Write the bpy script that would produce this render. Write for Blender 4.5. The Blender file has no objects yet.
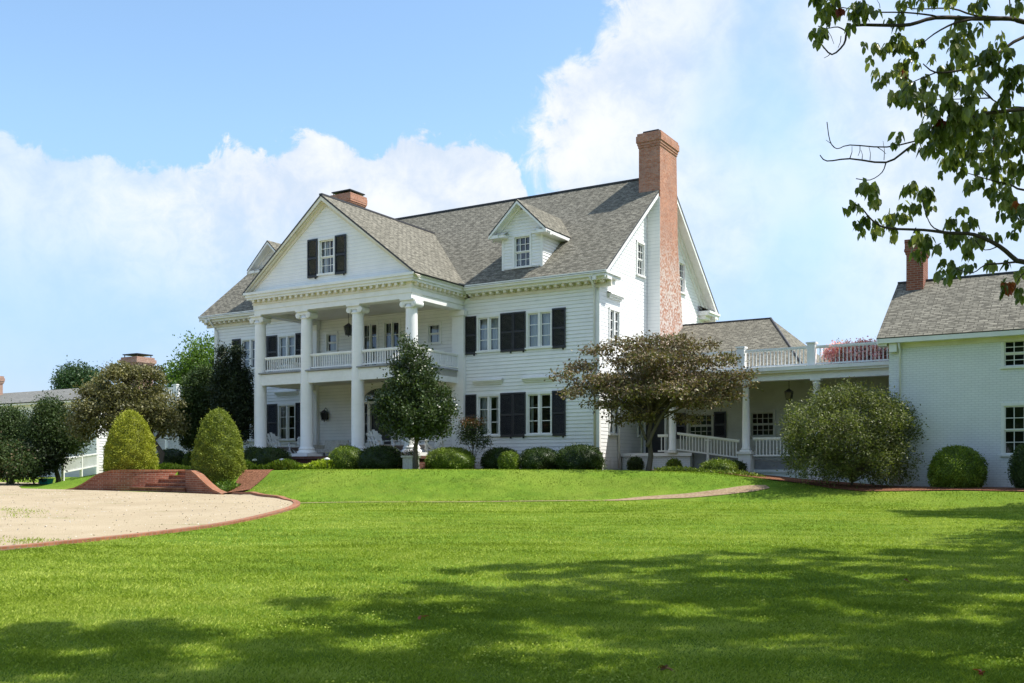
import bpy, math, random
import numpy as np
from mathutils import Vector, Matrix, noise as mnoise
random.seed(7); rng = np.random.default_rng(11)
R = math.radians
sc = bpy.context.scene
col = sc.collection

# ------------------------------------------------------------------ camera
cam_d = bpy.data.cameras.new('camera'); cam = bpy.data.objects.new('camera', cam_d); col.objects.link(cam)
cam.location = (0, 0, 1.6); cam.rotation_euler = (R(90), 0, 0)
cam_d.lens = 990 * 36 / 1024; cam_d.sensor_width = 36
cam_d.shift_y = (470 - 341.5) / 1024
cam_d.clip_end = 6000; cam_d.clip_start = .05
sc.camera = cam
# ------------------------------------------------------------------ light and sky
SUN_EL, SUN_AZ = R(58), R(91)            # azimuth measured clockwise from +Y (the viewing direction)
sv = Vector((math.cos(SUN_EL) * math.sin(SUN_AZ), math.cos(SUN_EL) * math.cos(SUN_AZ), math.sin(SUN_EL)))
sd = bpy.data.lights.new('sun', 'SUN'); so = bpy.data.objects.new('sun', sd); col.objects.link(so)
sd.energy = 5.0; sd.angle = R(.55); sd.color = (1, .95, .87)
so.rotation_euler = sv.to_track_quat('Z', 'Y').to_euler()
sc.view_settings.view_transform = 'Standard'; sc.view_settings.look = 'None'
sc.view_settings.exposure = 0.40; sc.view_settings.gamma = 1
sc.cycles.max_bounces = 8; sc.cycles.transparent_max_bounces = 12

W = bpy.data.worlds.new('World'); sc.world = W; W.use_nodes = True
wt = W.node_tree; wt.nodes.clear()
def nd(tree, typ, **kw):
    n = tree.nodes.new(typ)
    for k, v in kw.items():
        if k.startswith('i_'):
            key = k[2:]
            n.inputs[int(key) if key.isdigit() else key.replace('_', ' ')].default_value = v
        else: setattr(n, k, v)
    return n
class T:
    """small helper to write node maths"""
    def __init__(s, tree): s.t = tree
    def m(s, op, a, b=None, c=None, clamp=False):
        n = s.t.nodes.new('ShaderNodeMath'); n.operation = op; n.use_clamp = clamp
        for i, v in enumerate((a, b, c)):
            if v is None: continue
            if isinstance(v, (int, float)): n.inputs[i].default_value = v
            else: s.t.links.new(v, n.inputs[i])
        return n.outputs[0]
    def sm(s, x, lo, hi):
        n = s.t.nodes.new('ShaderNodeMapRange'); n.interpolation_type = 'SMOOTHSTEP'
        s.t.links.new(x, n.inputs[0]); n.inputs[1].default_value = lo; n.inputs[2].default_value = hi
        return n.outputs[0]
    def curve(s, x, lo, hi, pts, vlo, vhi):
        n = s.t.nodes.new('ShaderNodeFloatCurve')
        u = s.t.nodes.new('ShaderNodeMapRange'); s.t.links.new(x, u.inputs[0])
        u.inputs[1].default_value = lo; u.inputs[2].default_value = hi
        s.t.links.new(u.outputs[0], n.inputs[1])
        c = n.mapping.curves[0]
        P = [((p - lo) / (hi - lo), (v - vlo) / (vhi - vlo)) for p, v in pts]
        c.points[0].location = P[0]; c.points[1].location = P[-1]
        for p in P[1:-1]: c.points.new(*p)
        n.mapping.update()
        return s.m('MULTIPLY_ADD', n.outputs[0], vhi - vlo, vlo)
    def noise(s, vec, scale, detail=6, rough=.55, dist=0):
        n = s.t.nodes.new('ShaderNodeTexNoise'); s.t.links.new(vec, n.inputs['Vector'])
        n.inputs['Scale'].default_value = scale; n.inputs['Detail'].default_value = detail
        n.inputs['Roughness'].default_value = rough; n.inputs['Distortion'].default_value = dist
        return n.outputs[0]
    def mix(s, f, a, b):
        n = s.t.nodes.new('ShaderNodeMix'); n.data_type = 'RGBA'
        for sock, v in ((n.inputs[0], f), (n.inputs[6], a), (n.inputs[7], b)):
            if isinstance(v, (int, float)): sock.default_value = v
            elif isinstance(v, tuple): sock.default_value = v if len(v) == 4 else (*v, 1)
            else: s.t.links.new(v, sock)
        return n.outputs[2]
w = T(wt)
sky = nd(wt, 'ShaderNodeTexSky', sky_type='NISHITA', sun_disc=False, sun_elevation=SUN_EL, sun_rotation=SUN_AZ)
sky.air_density = 1.0; sky.dust_density = .6; sky.ozone_density = 1.6
SKY = .15
tc = nd(wt, 'ShaderNodeTexCoord')
sep = nd(wt, 'ShaderNodeSeparateXYZ'); wt.links.new(tc.outputs['Generated'], sep.inputs[0])
az = w.m('ARCTAN2', sep.outputs[0], sep.outputs[1]); el = w.m('ARCSINE', sep.outputs[2])
n1 = w.noise(tc.outputs['Generated'], 9, 9, .6, .25)
n2 = w.noise(tc.outputs['Generated'], 34, 8, .65, .5)
n3 = w.noise(tc.outputs['Generated'], 3.2, 5, .5, .3)
pz = lambda px: math.atan((px - 512) / 990)
pe = lambda px, y: math.atan((470 - y) / 990 * math.cos(pz(px)))
nn = w.m('ADD', w.m('MULTIPLY', w.m('SUBTRACT', n1, .5), .085), w.m('MULTIPLY', w.m('SUBTRACT', n2, .5), .07))
# low bank of cumulus on the left: top edge by azimuth
tops = [(-200, 120), (0, 128), (50, 142), (110, 152), (160, 158), (200, 160), (232, 138), (262, 146), (312, 126), (350, 140), (372, 146), (392, 128), (415, 122), (440, 128), (480, 132), (505, 146), (524, 182), (535, 230)]
top = w.curve(az, pz(-200), pz(535), [(pz(p), pe(p, y)) for p, y in tops], 0, .4)
dB = w.sm(w.m('ADD', w.m('SUBTRACT', top, el), w.m('MULTIPLY', nn, .85)), -.001, .010)
lowfade = w.sm(w.m('ADD', el, w.m('MULTIPLY', w.m('SUBTRACT', n3, .5), .10)), .135, .262)
dB = w.m('MULTIPLY', dB, w.m('MULTIPLY_ADD', lowfade, .80, .20))
dB = w.m('MULTIPLY', w.m('MULTIPLY', dB, w.sm(az, pz(548), pz(528))), w.m('MULTIPLY_ADD', w.sm(w.m('ADD', az, w.m('MULTIPLY', nn, 3.0)), pz(60), pz(300)), .32, .66))
# the large cloud on the right: its left edge by elevation
lefts = [(420, 560), (300, 548), (230, 536), (190, 533), (160, 524), (110, 527), (80, 530), (60, 568), (40, 590), (10, 604), (-60, 618), (-300, 560)]
lft = w.curve(el, 0, .62, [(max(0, pe(p, y)), pz(p)) for y, p in lefts], -.2, .4)
dA = w.sm(w.m('ADD', w.m('SUBTRACT', az, lft), w.m('MULTIPLY', nn, 1.6)), -.006, .034)
patch = w.sm(n3, .36, .60)
fadeA = w.sm(w.m('ADD', el, w.m('MULTIPLY', w.m('SUBTRACT', n3, .5), .24)), .08, .30)
farA = w.sm(az, pz(550), pz(720))
keep = w.m('SUBTRACT', 1.0, w.m('MULTIPLY', farA, w.m('SUBTRACT', 1.0, w.m('MULTIPLY_ADD', patch, .60, .22))))
dA = w.m('MULTIPLY', dA, w.m('MULTIPLY', w.m('MULTIPLY_ADD', fadeA, .78, .22), keep))
dens = w.m('MAXIMUM', dA, dB)
# elsewhere round the sky: scattered cloud
out = w.m('MULTIPLY', w.sm(w.m('ABSOLUTE', az), .75, 1.0), w.sm(n3, .52, .66))
dens = w.m('MAXIMUM', dens, w.m('MULTIPLY', out, .8), clamp=True)
shade = w.m('MULTIPLY_ADD', w.sm(n1, .3, .7), .16, .80)
ccol = w.mix(w.sm(w.m('ADD', w.m('MULTIPLY', n1, .7), w.m('MULTIPLY', n2, .3)), .36, .62), (.58, .67, .80), (.83, .85, .88))
haze = w.mix(w.sm(el, .30, .02), (0, 0, 0), (.0, .0, .0))
bg1 = nd(wt, 'ShaderNodeBackground', i_Strength=SKY)
skyc = nd(wt, 'ShaderNodeMix', data_type='RGBA', blend_type='MULTIPLY'); skyc.inputs[0].default_value = 1
wt.links.new(sky.outputs[0], skyc.inputs[6]); wt.links.new(w.mix(w.sm(el, .0, .34), (.58, .63, .86), (1.28, 1.36, 1.32)), skyc.inputs[7])
wt.links.new(skyc.outputs[2], bg1.inputs[0])
bg2 = nd(wt, 'ShaderNodeBackground', i_Strength=.92); wt.links.new(ccol, bg2.inputs[0])
mx = nd(wt, 'ShaderNodeMixShader'); wt.links.new(dens, mx.inputs[0])
wt.links.new(bg1.outputs[0], mx.inputs[1]); wt.links.new(bg2.outputs[0], mx.inputs[2])
wo = nd(wt, 'ShaderNodeOutputWorld'); wt.links.new(mx.outputs[0], wo.inputs[0])

# ------------------------------------------------------------------ materials
MATS = {}
def mat(name, base=(.8, .8, .8), rough=.6, spec=.4, build=None, metal=0):
    m = bpy.data.materials.new(name); m.use_nodes = True; t = m.node_tree
    b = t.nodes['Principled BSDF']; b.inputs['Base Color'].default_value = (*base, 1)
    b.inputs['Roughness'].default_value = rough; b.inputs['Specular IOR Level'].default_value = spec
    b.inputs['Metallic'].default_value = metal
    if build: build(T(t), t, b)
    MATS[name] = m; return m
def coords(t, kind='Object', scale=None):
    c = nd(t, 'ShaderNodeTexCoord'); o = c.outputs[kind]
    if scale:
        mp = nd(t, 'ShaderNodeMapping'); mp.inputs['Scale'].default_value = scale
        t.links.new(o, mp.inputs[0]); o = mp.outputs[0]
    return o
def bump(t, b, h, s=.3, d=.02):
    n = nd(t, 'ShaderNodeBump'); n.inputs['Strength'].default_value = s; n.inputs['Distance'].default_value = d
    t.links.new(h, n.inputs['Height']); t.links.new(n.outputs[0], b.inputs['Normal'])
def paint(c1, c2, sc_=1.3, bs=.1):
    def f(T_, t, b):
        o = coords(t); a = T_.noise(o, sc_, 8, .65); g = T_.noise(coords(t, 'Object', (1.5, 1.5, 12)), 1.0, 6, .6)
        c = T_.mix(T_.sm(a, .38, .72), c1, c2)
        c = T_.mix(T_.m('MULTIPLY', T_.sm(g, .52, .8), .35), c, tuple(v * .82 for v in c2))
        t.links.new(c, b.inputs['Base Color']); bump(t, b, g, bs, .01)
    return f
def sidingb(T_, t, b):
    paint((.87, .875, .87), (.80, .81, .805))(T_, t, b)
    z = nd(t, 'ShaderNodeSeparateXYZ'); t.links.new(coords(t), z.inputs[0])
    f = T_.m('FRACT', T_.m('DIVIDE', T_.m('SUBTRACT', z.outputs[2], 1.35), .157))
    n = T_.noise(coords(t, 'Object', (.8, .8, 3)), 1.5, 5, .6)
    ln = T_.m('MULTIPLY', T_.sm(f, .84, .97), T_.m('MULTIPLY_ADD', n, .7, .25))  # dark line under each board butt: grime with crevice shade painted in
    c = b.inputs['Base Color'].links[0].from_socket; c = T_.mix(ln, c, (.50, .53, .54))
    sp = T_.m('MULTIPLY', T_.sm(T_.m('ADD', z.outputs[2], T_.m('MULTIPLY', T_.noise(coords(t, 'Object', (1, 1, .6)), 3, 6, .7), -1.4)), 1.5, .85), .45)
    t.links.new(T_.mix(sp, c, (.44, .42, .34)), b.inputs['Base Color'])
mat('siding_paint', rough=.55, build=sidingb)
mat('trim_paint', rough=.5, build=paint((.84, .845, .83), (.76, .765, .74), 2))
mat('cream_paint', rough=.6, build=paint((.80, .76, .66), (.70, .65, .52), 1.6))  # trim white with warm ground bounce mixed into the colour
mat('column_paint', rough=.45, build=paint((.88, .88, .875), (.83, .835, .83), 1.1, .03))
mat('ceiling_paint', rough=.6, build=paint((.70, .69, .63), (.62, .60, .53), 1.1))
mat('porch_wall_paint', rough=.6, build=paint((.46, .46, .39), (.38, .37, .31), 1.1))  # white wall darkened: the porch's deep shade is put into this colour
mat('deck_grey', rough=.7, build=paint((.30, .31, .32), (.22, .23, .24), 2))
mat('shutter_paint', rough=.45, build=paint((.022, .024, .030), (.032, .034, .040), 2))
mat('black_metal', base=(.02, .02, .022), rough=.45)
mat('lead', base=(.05, .05, .055), rough=.6)
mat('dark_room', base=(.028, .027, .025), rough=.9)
def curtainb(T_, t, b):
    o = coords(t, 'Object', (14, 14, .6)); n = T_.noise(o, 1, 3, .5)
    t.links.new(T_.mix(n, (.62, .64, .66), (.86, .87, .88)), b.inputs['Base Color'])
mat('curtain_cloth', rough=.9, build=curtainb)
mat('dark_glass', base=(.03, .03, .028), rough=.12, spec=.5)
mat('lamp_glass', base=(.55, .5, .4), rough=.2)
def glassb(T_, t, b):
    t.nodes.remove(b); tr = nd(t, 'ShaderNodeBsdfTransparent', i_Color=(.78, .82, .82, 1)); gl = nd(t, 'ShaderNodeBsdfGlossy', i_Roughness=.03)
    gl.inputs[0].default_value = (.85, .9, .95, 1)
    n = T_.noise(coords(t), 3.0, 2, .5); bp = nd(t, 'ShaderNodeBump'); bp.inputs['Strength'].default_value = .07; bp.inputs['Distance'].default_value = .02
    t.links.new(n, bp.inputs['Height']); t.links.new(bp.outputs[0], gl.inputs['Normal'])
    fr = nd(t, 'ShaderNodeFresnel', i_IOR=1.5); f = T_.m('MULTIPLY_ADD', fr.outputs[0], 1.0, .05, clamp=True)
    m = nd(t, 'ShaderNodeMixShader'); t.links.new(f, m.inputs[0]); t.links.new(tr.outputs[0], m.inputs[1]); t.links.new(gl.outputs[0], m.inputs[2])
    t.links.new(m.outputs[0], t.nodes['Material Output'].inputs[0])
mat('window_glass', build=glassb)
def brickb(c1, c2, mortar, bw=.22, bh=.075, ms=.010, white=0, blot=.45):
    def f(T_, t, b):
        uv = coords(t, 'UV'); br = nd(t, 'ShaderNodeTexBrick'); t.links.new(uv, br.inputs['Vector'])
        br.inputs['Scale'].default_value = 1; br.inputs['Brick Width'].default_value = bw; br.inputs['Row Height'].default_value = bh
        br.inputs['Mortar Size'].default_value = ms; br.inputs['Mortar Smooth'].default_value = .2; br.inputs['Bias'].default_value = 0
        br.inputs['Color1'].default_value = (*c1, 1); br.inputs['Color2'].default_value = (*c2, 1); br.inputs['Mortar'].default_value = (*mortar, 1)
        n = T_.noise(coords(t), 1.4, 8, .65); n2 = T_.noise(coords(t), 9, 4, .6)
        c = T_.mix(T_.m('MULTIPLY', T_.sm(n, .35, .75), blot), br.outputs[0], tuple(x * .55 for x in c1))
        if white:
            z = nd(t, 'ShaderNodeSeparateXYZ'); t.links.new(coords(t), z.inputs[0])
            lo = T_.sm(z.outputs[2], 13.5, 9.0)
            wv = T_.m('MULTIPLY', T_.sm(T_.m('ADD', n2, T_.m('MULTIPLY', n, .3)), .56, .74), T_.m('MULTIPLY_ADD', lo, .80, .14))
            c = T_.mix(wv, c, (.66, .60, .55))
        t.links.new(c, b.inputs['Base Color']); h = T_.m('ADD', T_.m('SUBTRACT', 1.0, br.outputs[1]), T_.m('MULTIPLY', n2, .4)); bump(t, b, h, .6, .012)
    return f
mat('chimney_brick', rough=.85, spec=.2, build=brickb((.40, .155, .09), (.54, .24, .15), (.38, .27, .20), white=1, blot=.55))
mat('red_brick', rough=.85, spec=.2, build=brickb((.22, .065, .04), (.33, .12, .075), (.33, .24, .19), bw=.24, bh=.085, ms=.012))
mat('brick_cap', rough=.85, spec=.2, build=brickb((.29, .115, .062), (.40, .175, .10), (.28, .2, .15), bw=.11, bh=.24))
mat('dark_brick', rough=.85, spec=.2, build=brickb((.13, .05, .035), (.19, .075, .055), (.16, .13, .11)))
mat('pale_brick', rough=.85, spec=.2, build=brickb((.36, .20, .15), (.44, .27, .20), (.42, .36, .31)))
mat('painted_brick', rough=.6, spec=.3, build=brickb((.83, .855, .87), (.80, .825, .84), (.70, .725, .745), bw=.22, bh=.08, ms=.012, blot=.14))
def shingleb(a, c_, d):
    def f(T_, t, b):
        uv = coords(t, 'UV'); br = nd(t, 'ShaderNodeTexBrick'); t.links.new(uv, br.inputs['Vector'])
        br.inputs['Scale'].default_value = 1; br.inputs['Brick Width'].default_value = .31; br.inputs['Row Height'].default_value = .15
        br.inputs['Mortar Size'].default_value = .016; br.inputs['Mortar Smooth'].default_value = .3; br.offset = .37
        br.inputs['Color1'].default_value = (*a, 1); br.inputs['Color2'].default_value = (*c_, 1); br.inputs['Mortar'].default_value = tuple(v * .5 for v in a) + (1,)  # dark course lines paint the shadow under each shingle butt
        mp = nd(t, 'ShaderNodeMapping'); mp.inputs['Scale'].default_value = (3.3, 6.7, 1); t.links.new(uv, mp.inputs[0])
        n = T_.noise(mp.outputs[0], 1.0, 2, .5); n2 = T_.noise(coords(t), .35, 6, .6)
        c = T_.mix(T_.sm(n, .45, .62), br.outputs[0], d)
        c = T_.mix(T_.m('MULTIPLY', T_.sm(n2, .4, .75), .35), c, tuple(v * .62 for v in a))
        t.links.new(c, b.inputs['Base Color']); h = T_.m('ADD', T_.m('SUBTRACT', 1.0, br.outputs[1]), T_.m('MULTIPLY', n, .6)); bump(t, b, h, .9, .03)
    return f
mat('roof_shingle', rough=.9, spec=.15, build=shingleb((.195, .185, .148), (.29, .273, .22), (.112, .106, .085)))
mat('roof_shingle_far', rough=.9, spec=.15, build=shingleb((.22, .22, .20), (.27, .265, .24), (.17, .17, .16)))
def leafmat(name, dark, mid, light, trans=.25, rough=.5, spec=.35):
    m = bpy.data.materials.new(name); m.use_nodes = True; t = m.node_tree; b = t.nodes['Principled BSDF']
    b.inputs['Roughness'].default_value = rough; b.inputs['Specular IOR Level'].default_value = spec
    at = nd(t, 'ShaderNodeAttribute', attribute_name='v'); cr = nd(t, 'ShaderNodeValToRGB')
    cr.color_ramp.elements[0].color = (*dark, 1); cr.color_ramp.elements[1].color = (*light, 1)
    e = cr.color_ramp.elements.new(.55); e.color = (*mid, 1)
    t.links.new(at.outputs['Fac'], cr.inputs[0]); t.links.new(cr.outputs[0], b.inputs['Base Color'])
    tr = nd(t, 'ShaderNodeBsdfTranslucent'); mxx = nd(t, 'ShaderNodeMixShader'); mxx.inputs[0].default_value = trans
    g = nd(t, 'ShaderNodeMix', data_type='RGBA', blend_type='MULTIPLY'); g.inputs[0].default_value = 1; g.inputs[7].default_value = (1.25, 1.35, .6, 1)
    t.links.new(cr.outputs[0], g.inputs[6]); t.links.new(g.outputs[2], tr.inputs[0])
    t.links.new(b.outputs[0], mxx.inputs[1]); t.links.new(tr.outputs[0], mxx.inputs[2]); t.links.new(mxx.outputs[0], t.nodes['Material Output'].inputs[0])
    MATS[name] = m
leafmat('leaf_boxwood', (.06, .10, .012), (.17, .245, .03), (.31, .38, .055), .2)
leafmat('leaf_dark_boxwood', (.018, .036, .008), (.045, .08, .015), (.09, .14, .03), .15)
leafmat('leaf_topiary', (.08, .115, .014), (.21, .26, .035), (.37, .41, .07), .25, .6)
leafmat('leaf_topiary_yellow', (.14, .165, .016), (.34, .37, .036), (.50, .51, .08), .25, .6)
leafmat('leaf_holly', (.024, .040, .013), (.058, .09, .028), (.13, .18, .06), .12, .36, .4)
leafmat('leaf_evergreen', (.010, .018, .008), (.022, .038, .014), (.05, .075, .028), .1, .5)
leafmat('leaf_cypress', (.022, .042, .014), (.05, .085, .022), (.10, .15, .04), .18, .6)
leafmat('leaf_dogwood_bronze', (.07, .05, .028), (.18, .13, .075), (.36, .28, .18), .2, .5)
leafmat('leaf_dogwood_olive', (.06, .062, .022), (.17, .165, .065), (.34, .31, .15), .2, .5)
leafmat('leaf_shrub', (.04, .052, .018), (.14, .165, .05), (.31, .33, .13), .3, .5)
leafmat('leaf_bright', (.05, .10, .015), (.11, .19, .025), (.20, .30, .05), .3)
leafmat('leaf_far', (.03, .06, .022), (.05, .095, .035), (.085, .14, .05), .1)
leafmat('leaf_lime', (.18, .25, .02), (.36, .46, .04), (.55, .60, .10), .35)
leafmat('leaf_branch', (.075, .11, .025), (.22, .26, .08), (.46, .46, .20), .45, .30, .5)
leafmat('leaf_red', (.18, .03, .015), (.34, .07, .03), (.5, .16, .05), .3)
leafmat('leaf_maple', (.06, .045, .015), (.17, .07, .03), (.28, .15, .05), .25)
leafmat('petal_pink', (.88, .38, .48), (.95, .56, .64), (.97, .78, .82), .3)
leafmat('grass_blade', (.145, .212, .026), (.295, .385, .050), (.48, .54, .13), .28, .7, .04)
def barkb(T_, t, b):
    n = T_.noise(coords(t, 'Object', (9, 9, 2.5)), 1.5, 8, .7)
    t.links.new(T_.mix(n, (.05, .04, .032), (.20, .17, .14)), b.inputs['Base Color']); bump(t, b, n, .8, .03)
mat('bark', rough=.9, spec=.1, build=barkb)
def twigb(T_, t, b):
    n = T_.noise(coords(t), 12, 6, .7)
    t.links.new(T_.mix(n, (.035, .028, .024), (.11, .09, .075)), b.inputs['Base Color']); bump(t, b, n, .5, .01)
mat('twig_bark', rough=.85, spec=.15, build=twigb)
def groundb(T_, t, b):
    o = coords(t); a = T_.noise(o, .22, 6, .6); c = T_.noise(o, 2.2, 8, .7); d = T_.noise(o, 22, 5, .7); s = T_.noise(coords(t, 'Object', (.5, 2.2, 1)), .6, 5, .6)
    x = T_.mix(T_.sm(c, .30, .72), (.10, .19, .018), (.18, .29, .03))
    x = T_.mix(T_.m('MULTIPLY', T_.sm(a, .40, .66), .6), x, (.27, .33, .05))
    x = T_.mix(T_.m('MULTIPLY', T_.sm(s, .50, .72), .45), x, (.15, .20, .03))
    x = T_.mix(T_.m('MULTIPLY', T_.sm(d, .52, .75), .30), x, (.12, .165, .025))
    x = T_.mix(T_.m('MULTIPLY', T_.sm(d, .40, .22), .35), x, (.36, .38, .12))
    t.links.new(x, b.inputs['Base Color']); bump(t, b, T_.m('ADD', d, T_.m('MULTIPLY', c, .6)), .9, .06)
mat('lawn', rough=.95, spec=.08, build=groundb)
def gravelb(T_, t, b):
    o = coords(t); v = nd(t, 'ShaderNodeTexVoronoi'); v.inputs['Scale'].default_value = 42; t.links.new(o, v.inputs['Vector'])
    n = T_.noise(o, .6, 7, .65); f = T_.noise(o, 14, 6, .7)
    x = T_.mix(T_.sm(n, .3, .7), (.36, .29, .18), (.43, .355, .235)); x = T_.mix(T_.m('MULTIPLY', T_.sm(f, .45, .8), .6), x, (.30, .235, .155))
    x = T_.mix(T_.m('MULTIPLY', v.outputs[0], .5), x, (.52, .43, .32))
    wd = T_.noise(coords(t, 'Object', (.25, 1.1, 1)), 1.0, 7, .7)
    tr = T_.noise(coords(t, 'Object', (.5, .9, 1)), .8, 6, .7); x = T_.mix(T_.m('MULTIPLY', T_.sm(tr, .46, .66), .22), x, (.30, .235, .16))
    x = T_.mix(T_.m('MULTIPLY', T_.sm(wd, .58, .66), T_.sm(f, .42, .56)), x, (.17, .18, .05))
    t.links.new(x, b.inputs['Base Color']); bump(t, b, T_.m('ADD', v.outputs[0], f), .6, .02)
mat('gravel', rough=.95, spec=.1, build=gravelb)
def mulchb(T_, t, b):
    o = coords(t); f = T_.noise(o, 16, 7, .75); n = T_.noise(o, 1.3, 4, .6)
    t.links.new(T_.mix(T_.sm(f, .35, .68), (.09, .04, .022), (.36, .17, .10)), b.inputs['Base Color']); bump(t, b, f, 1, .05)
mat('mulch', rough=.95, spec=.08, build=mulchb)
def pathb(T_, t, b):
    o = coords(t); f = T_.noise(o, 9, 7, .7)
    t.links.new(T_.mix(T_.sm(f, .3, .72), (.24, .165, .10), (.38, .29, .19)), b.inputs['Base Color']); bump(t, b, f, .5, .02)
mat('worn_path', rough=.95, spec=.1, build=pathb)
mat('teal_plastic', base=(.02, .35, .36), rough=.4)
mat('wood_white', rough=.6, build=paint((.70, .72, .72), (.56, .58, .58), 4))
mat('wicker', rough=.75, build=paint((.62, .60, .55), (.45, .42, .36), 12))

# ------------------------------------------------------------------ house frame
TH = R(31.2); CC, SS = math.cos(TH), math.sin(TH); OX, OY = 3.60, 41.0
def HW(x, y): return (OX + x * CC + y * SS, OY - x * SS + y * CC)
def WH(X, Y):
    a, b = X - OX, Y - OY; return (a * CC - b * SS, a * SS + b * CC)

# ------------------------------------------------------------------ object helpers
def tag(o, label=None, cat=None, group=None, kind=None):
    if label: o['label'] = label
    if cat: o['category'] = cat
    if group: o['group'] = group
    if kind: o['kind'] = kind
    return o
def empty(name, loc=(0, 0, 0), rz=0, **kw):
    o = bpy.data.objects.new(name, None); col.objects.link(o); o.location = loc; o.rotation_euler = (0, 0, rz); o.empty_display_size = .3
    return tag(o, **kw)
def house_empty(name, **kw): return empty(name, (OX, OY, 0), -TH, **kw)
def copy_tree(o, parent=None):
    c = o.copy(); col.objects.link(c); c.parent = parent
    for ch in [k for k in bpy.data.objects if k.parent == o]: copy_tree(ch, c)
    return c
class MB:
    def __init__(s): s.v = []; s.f = []; s.m = []; s.sm = []; s.mats = []
    def mi(s, m):
        if m not in s.mats: s.mats.append(m)
        return s.mats.index(m)
    def face(s, pts, m, smooth=False):
        i = len(s.v); s.v.extend(tuple(p) for p in pts); s.f.append(tuple(range(i, i + len(pts)))); s.m.append(s.mi(m)); s.sm.append(smooth)
    def hexa(s, p, m):   # p: 8 points, bottom 4 then top 4
        i = len(s.v); s.v.extend(tuple(q) for q in p)
        for f in ((3, 2, 1, 0), (4, 5, 6, 7), (0, 1, 5, 4), (1, 2, 6, 5), (2, 3, 7, 6), (3, 0, 4, 7)):
            s.f.append(tuple(i + k for k in f)); s.m.append(s.mi(m)); s.sm.append(False)
        return s
    def box(s, x0, x1, y0, y1, z0, z1, m):
        return s.hexa([(x0, y0, z0), (x1, y0, z0), (x1, y1, z0), (x0, y1, z0), (x0, y0, z1), (x1, y0, z1), (x1, y1, z1), (x0, y1, z1)], m)
    def pbox(s, P, a0, a1, z0, z1, o0, o1, m):
        return s.hexa([P(a0, z0, o0), P(a1, z0, o0), P(a1, z0, o1), P(a0, z0, o1), P(a0, z1, o0), P(a1, z1, o0), P(a1, z1, o1), P(a0, z1, o1)], m)
    def prism(s, poly, ext, m, mside=None):   # poly: 3-D points, ext: vector
        q = [tuple(Vector(p) + Vector(ext)) for p in poly]; n = len(poly)
        s.face(poly[::-1], m); s.face(q, m)
        for i in range(n): s.face([poly[i], poly[(i + 1) % n], q[(i + 1) % n], q[i]], mside or m)
        return s
    def lathe(s, cx, cy, prof, m, n=24, smooth=True):
        i = len(s.v)
        for r, z in prof:
            for k in range(n):
                a = 2 * math.pi * k / n; s.v.append((cx + r * math.cos(a), cy + r * math.sin(a), z))
        for j in range(len(prof) - 1):
            for k in range(n):
                s.f.append((i + j * n + k, i + j * n + (k + 1) % n, i + (j + 1) * n + (k + 1) % n, i + (j + 1) * n + k)); s.m.append(s.mi(m)); s.sm.append(smooth)
        for j, rev in ((0, True), (len(prof) - 1, False)):
            ring = [i + j * n + k for k in range(n)]; s.f.append(tuple(ring[::-1] if rev else ring)); s.m.append(s.mi(m)); s.sm.append(False)
        return s
    def tube(s, pts, rad, m, n=6):
        pts = [Vector(p) for p in pts]
        if isinstance(rad, (int, float)): rad = [rad] * len(pts)
        i = len(s.v); up = Vector((.31, .17, .93)).normalized()
        for k, p in enumerate(pts):
            d = (pts[min(k + 1, len(pts) - 1)] - pts[max(k - 1, 0)]).normalized()
            a = d.cross(up)
            if a.length < .05: a = d.cross(Vector((1, 0, 0)))
            a.normalize(); b = d.cross(a)
            for q in range(n):
                t = 2 * math.pi * q / n; s.v.append(tuple(p + (a * math.cos(t) + b * math.sin(t)) * rad[k]))
        for k in range(len(pts) - 1):
            for q in range(n):
                s.f.append((i + k * n + q, i + k * n + (q + 1) % n, i + (k + 1) * n + (q + 1) % n, i + (k + 1) * n + q)); s.m.append(s.mi(m)); s.sm.append(True)
        s.f.append(tuple(i + q for q in range(n))[::-1]); s.m.append(s.mi(m)); s.sm.append(False)
        s.f.append(tuple(i + (len(pts) - 1) * n + q for q in range(n))); s.m.append(s.mi(m)); s.sm.append(False)
        return s
    def build(s, name, parent=None, uv=True, bevel=0):
        me = bpy.data.meshes.new(name); me.from_pydata(s.v, [], s.f)
        for m in s.mats: me.materials.append(MATS[m])
        me.polygons.foreach_set('material_index', s.m); me.polygons.foreach_set('use_smooth', s.sm)
        if uv:
            ul = me.uv_layers.new(name='UVMap'); V = me.vertices; buf = np.zeros(len(me.loops) * 2)
            Z = Vector((0, 0, 1))
            for p in me.polygons:
                n = p.normal; h = Z.cross(n)
                if h.length < .05: h = Vector((1, 0, 0)); k = Vector((0, 1, 0))
                else: h.normalize(); k = n.cross(h)
                for li in p.loop_indices:
                    c = V[me.loops[li].vertex_index].co; buf[2 * li] = c.dot(h); buf[2 * li + 1] = c.dot(k)
            ul.data.foreach_set('uv', buf)
        me.update(); o = bpy.data.objects.new(name, me); col.objects.link(o)
        if parent: o.parent = parent
        if bevel:
            bm_ = o.modifiers.new('bevel', 'BEVEL'); bm_.width = bevel; bm_.segments = 2; bm_.limit_method = 'ANGLE'
        return o
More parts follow.
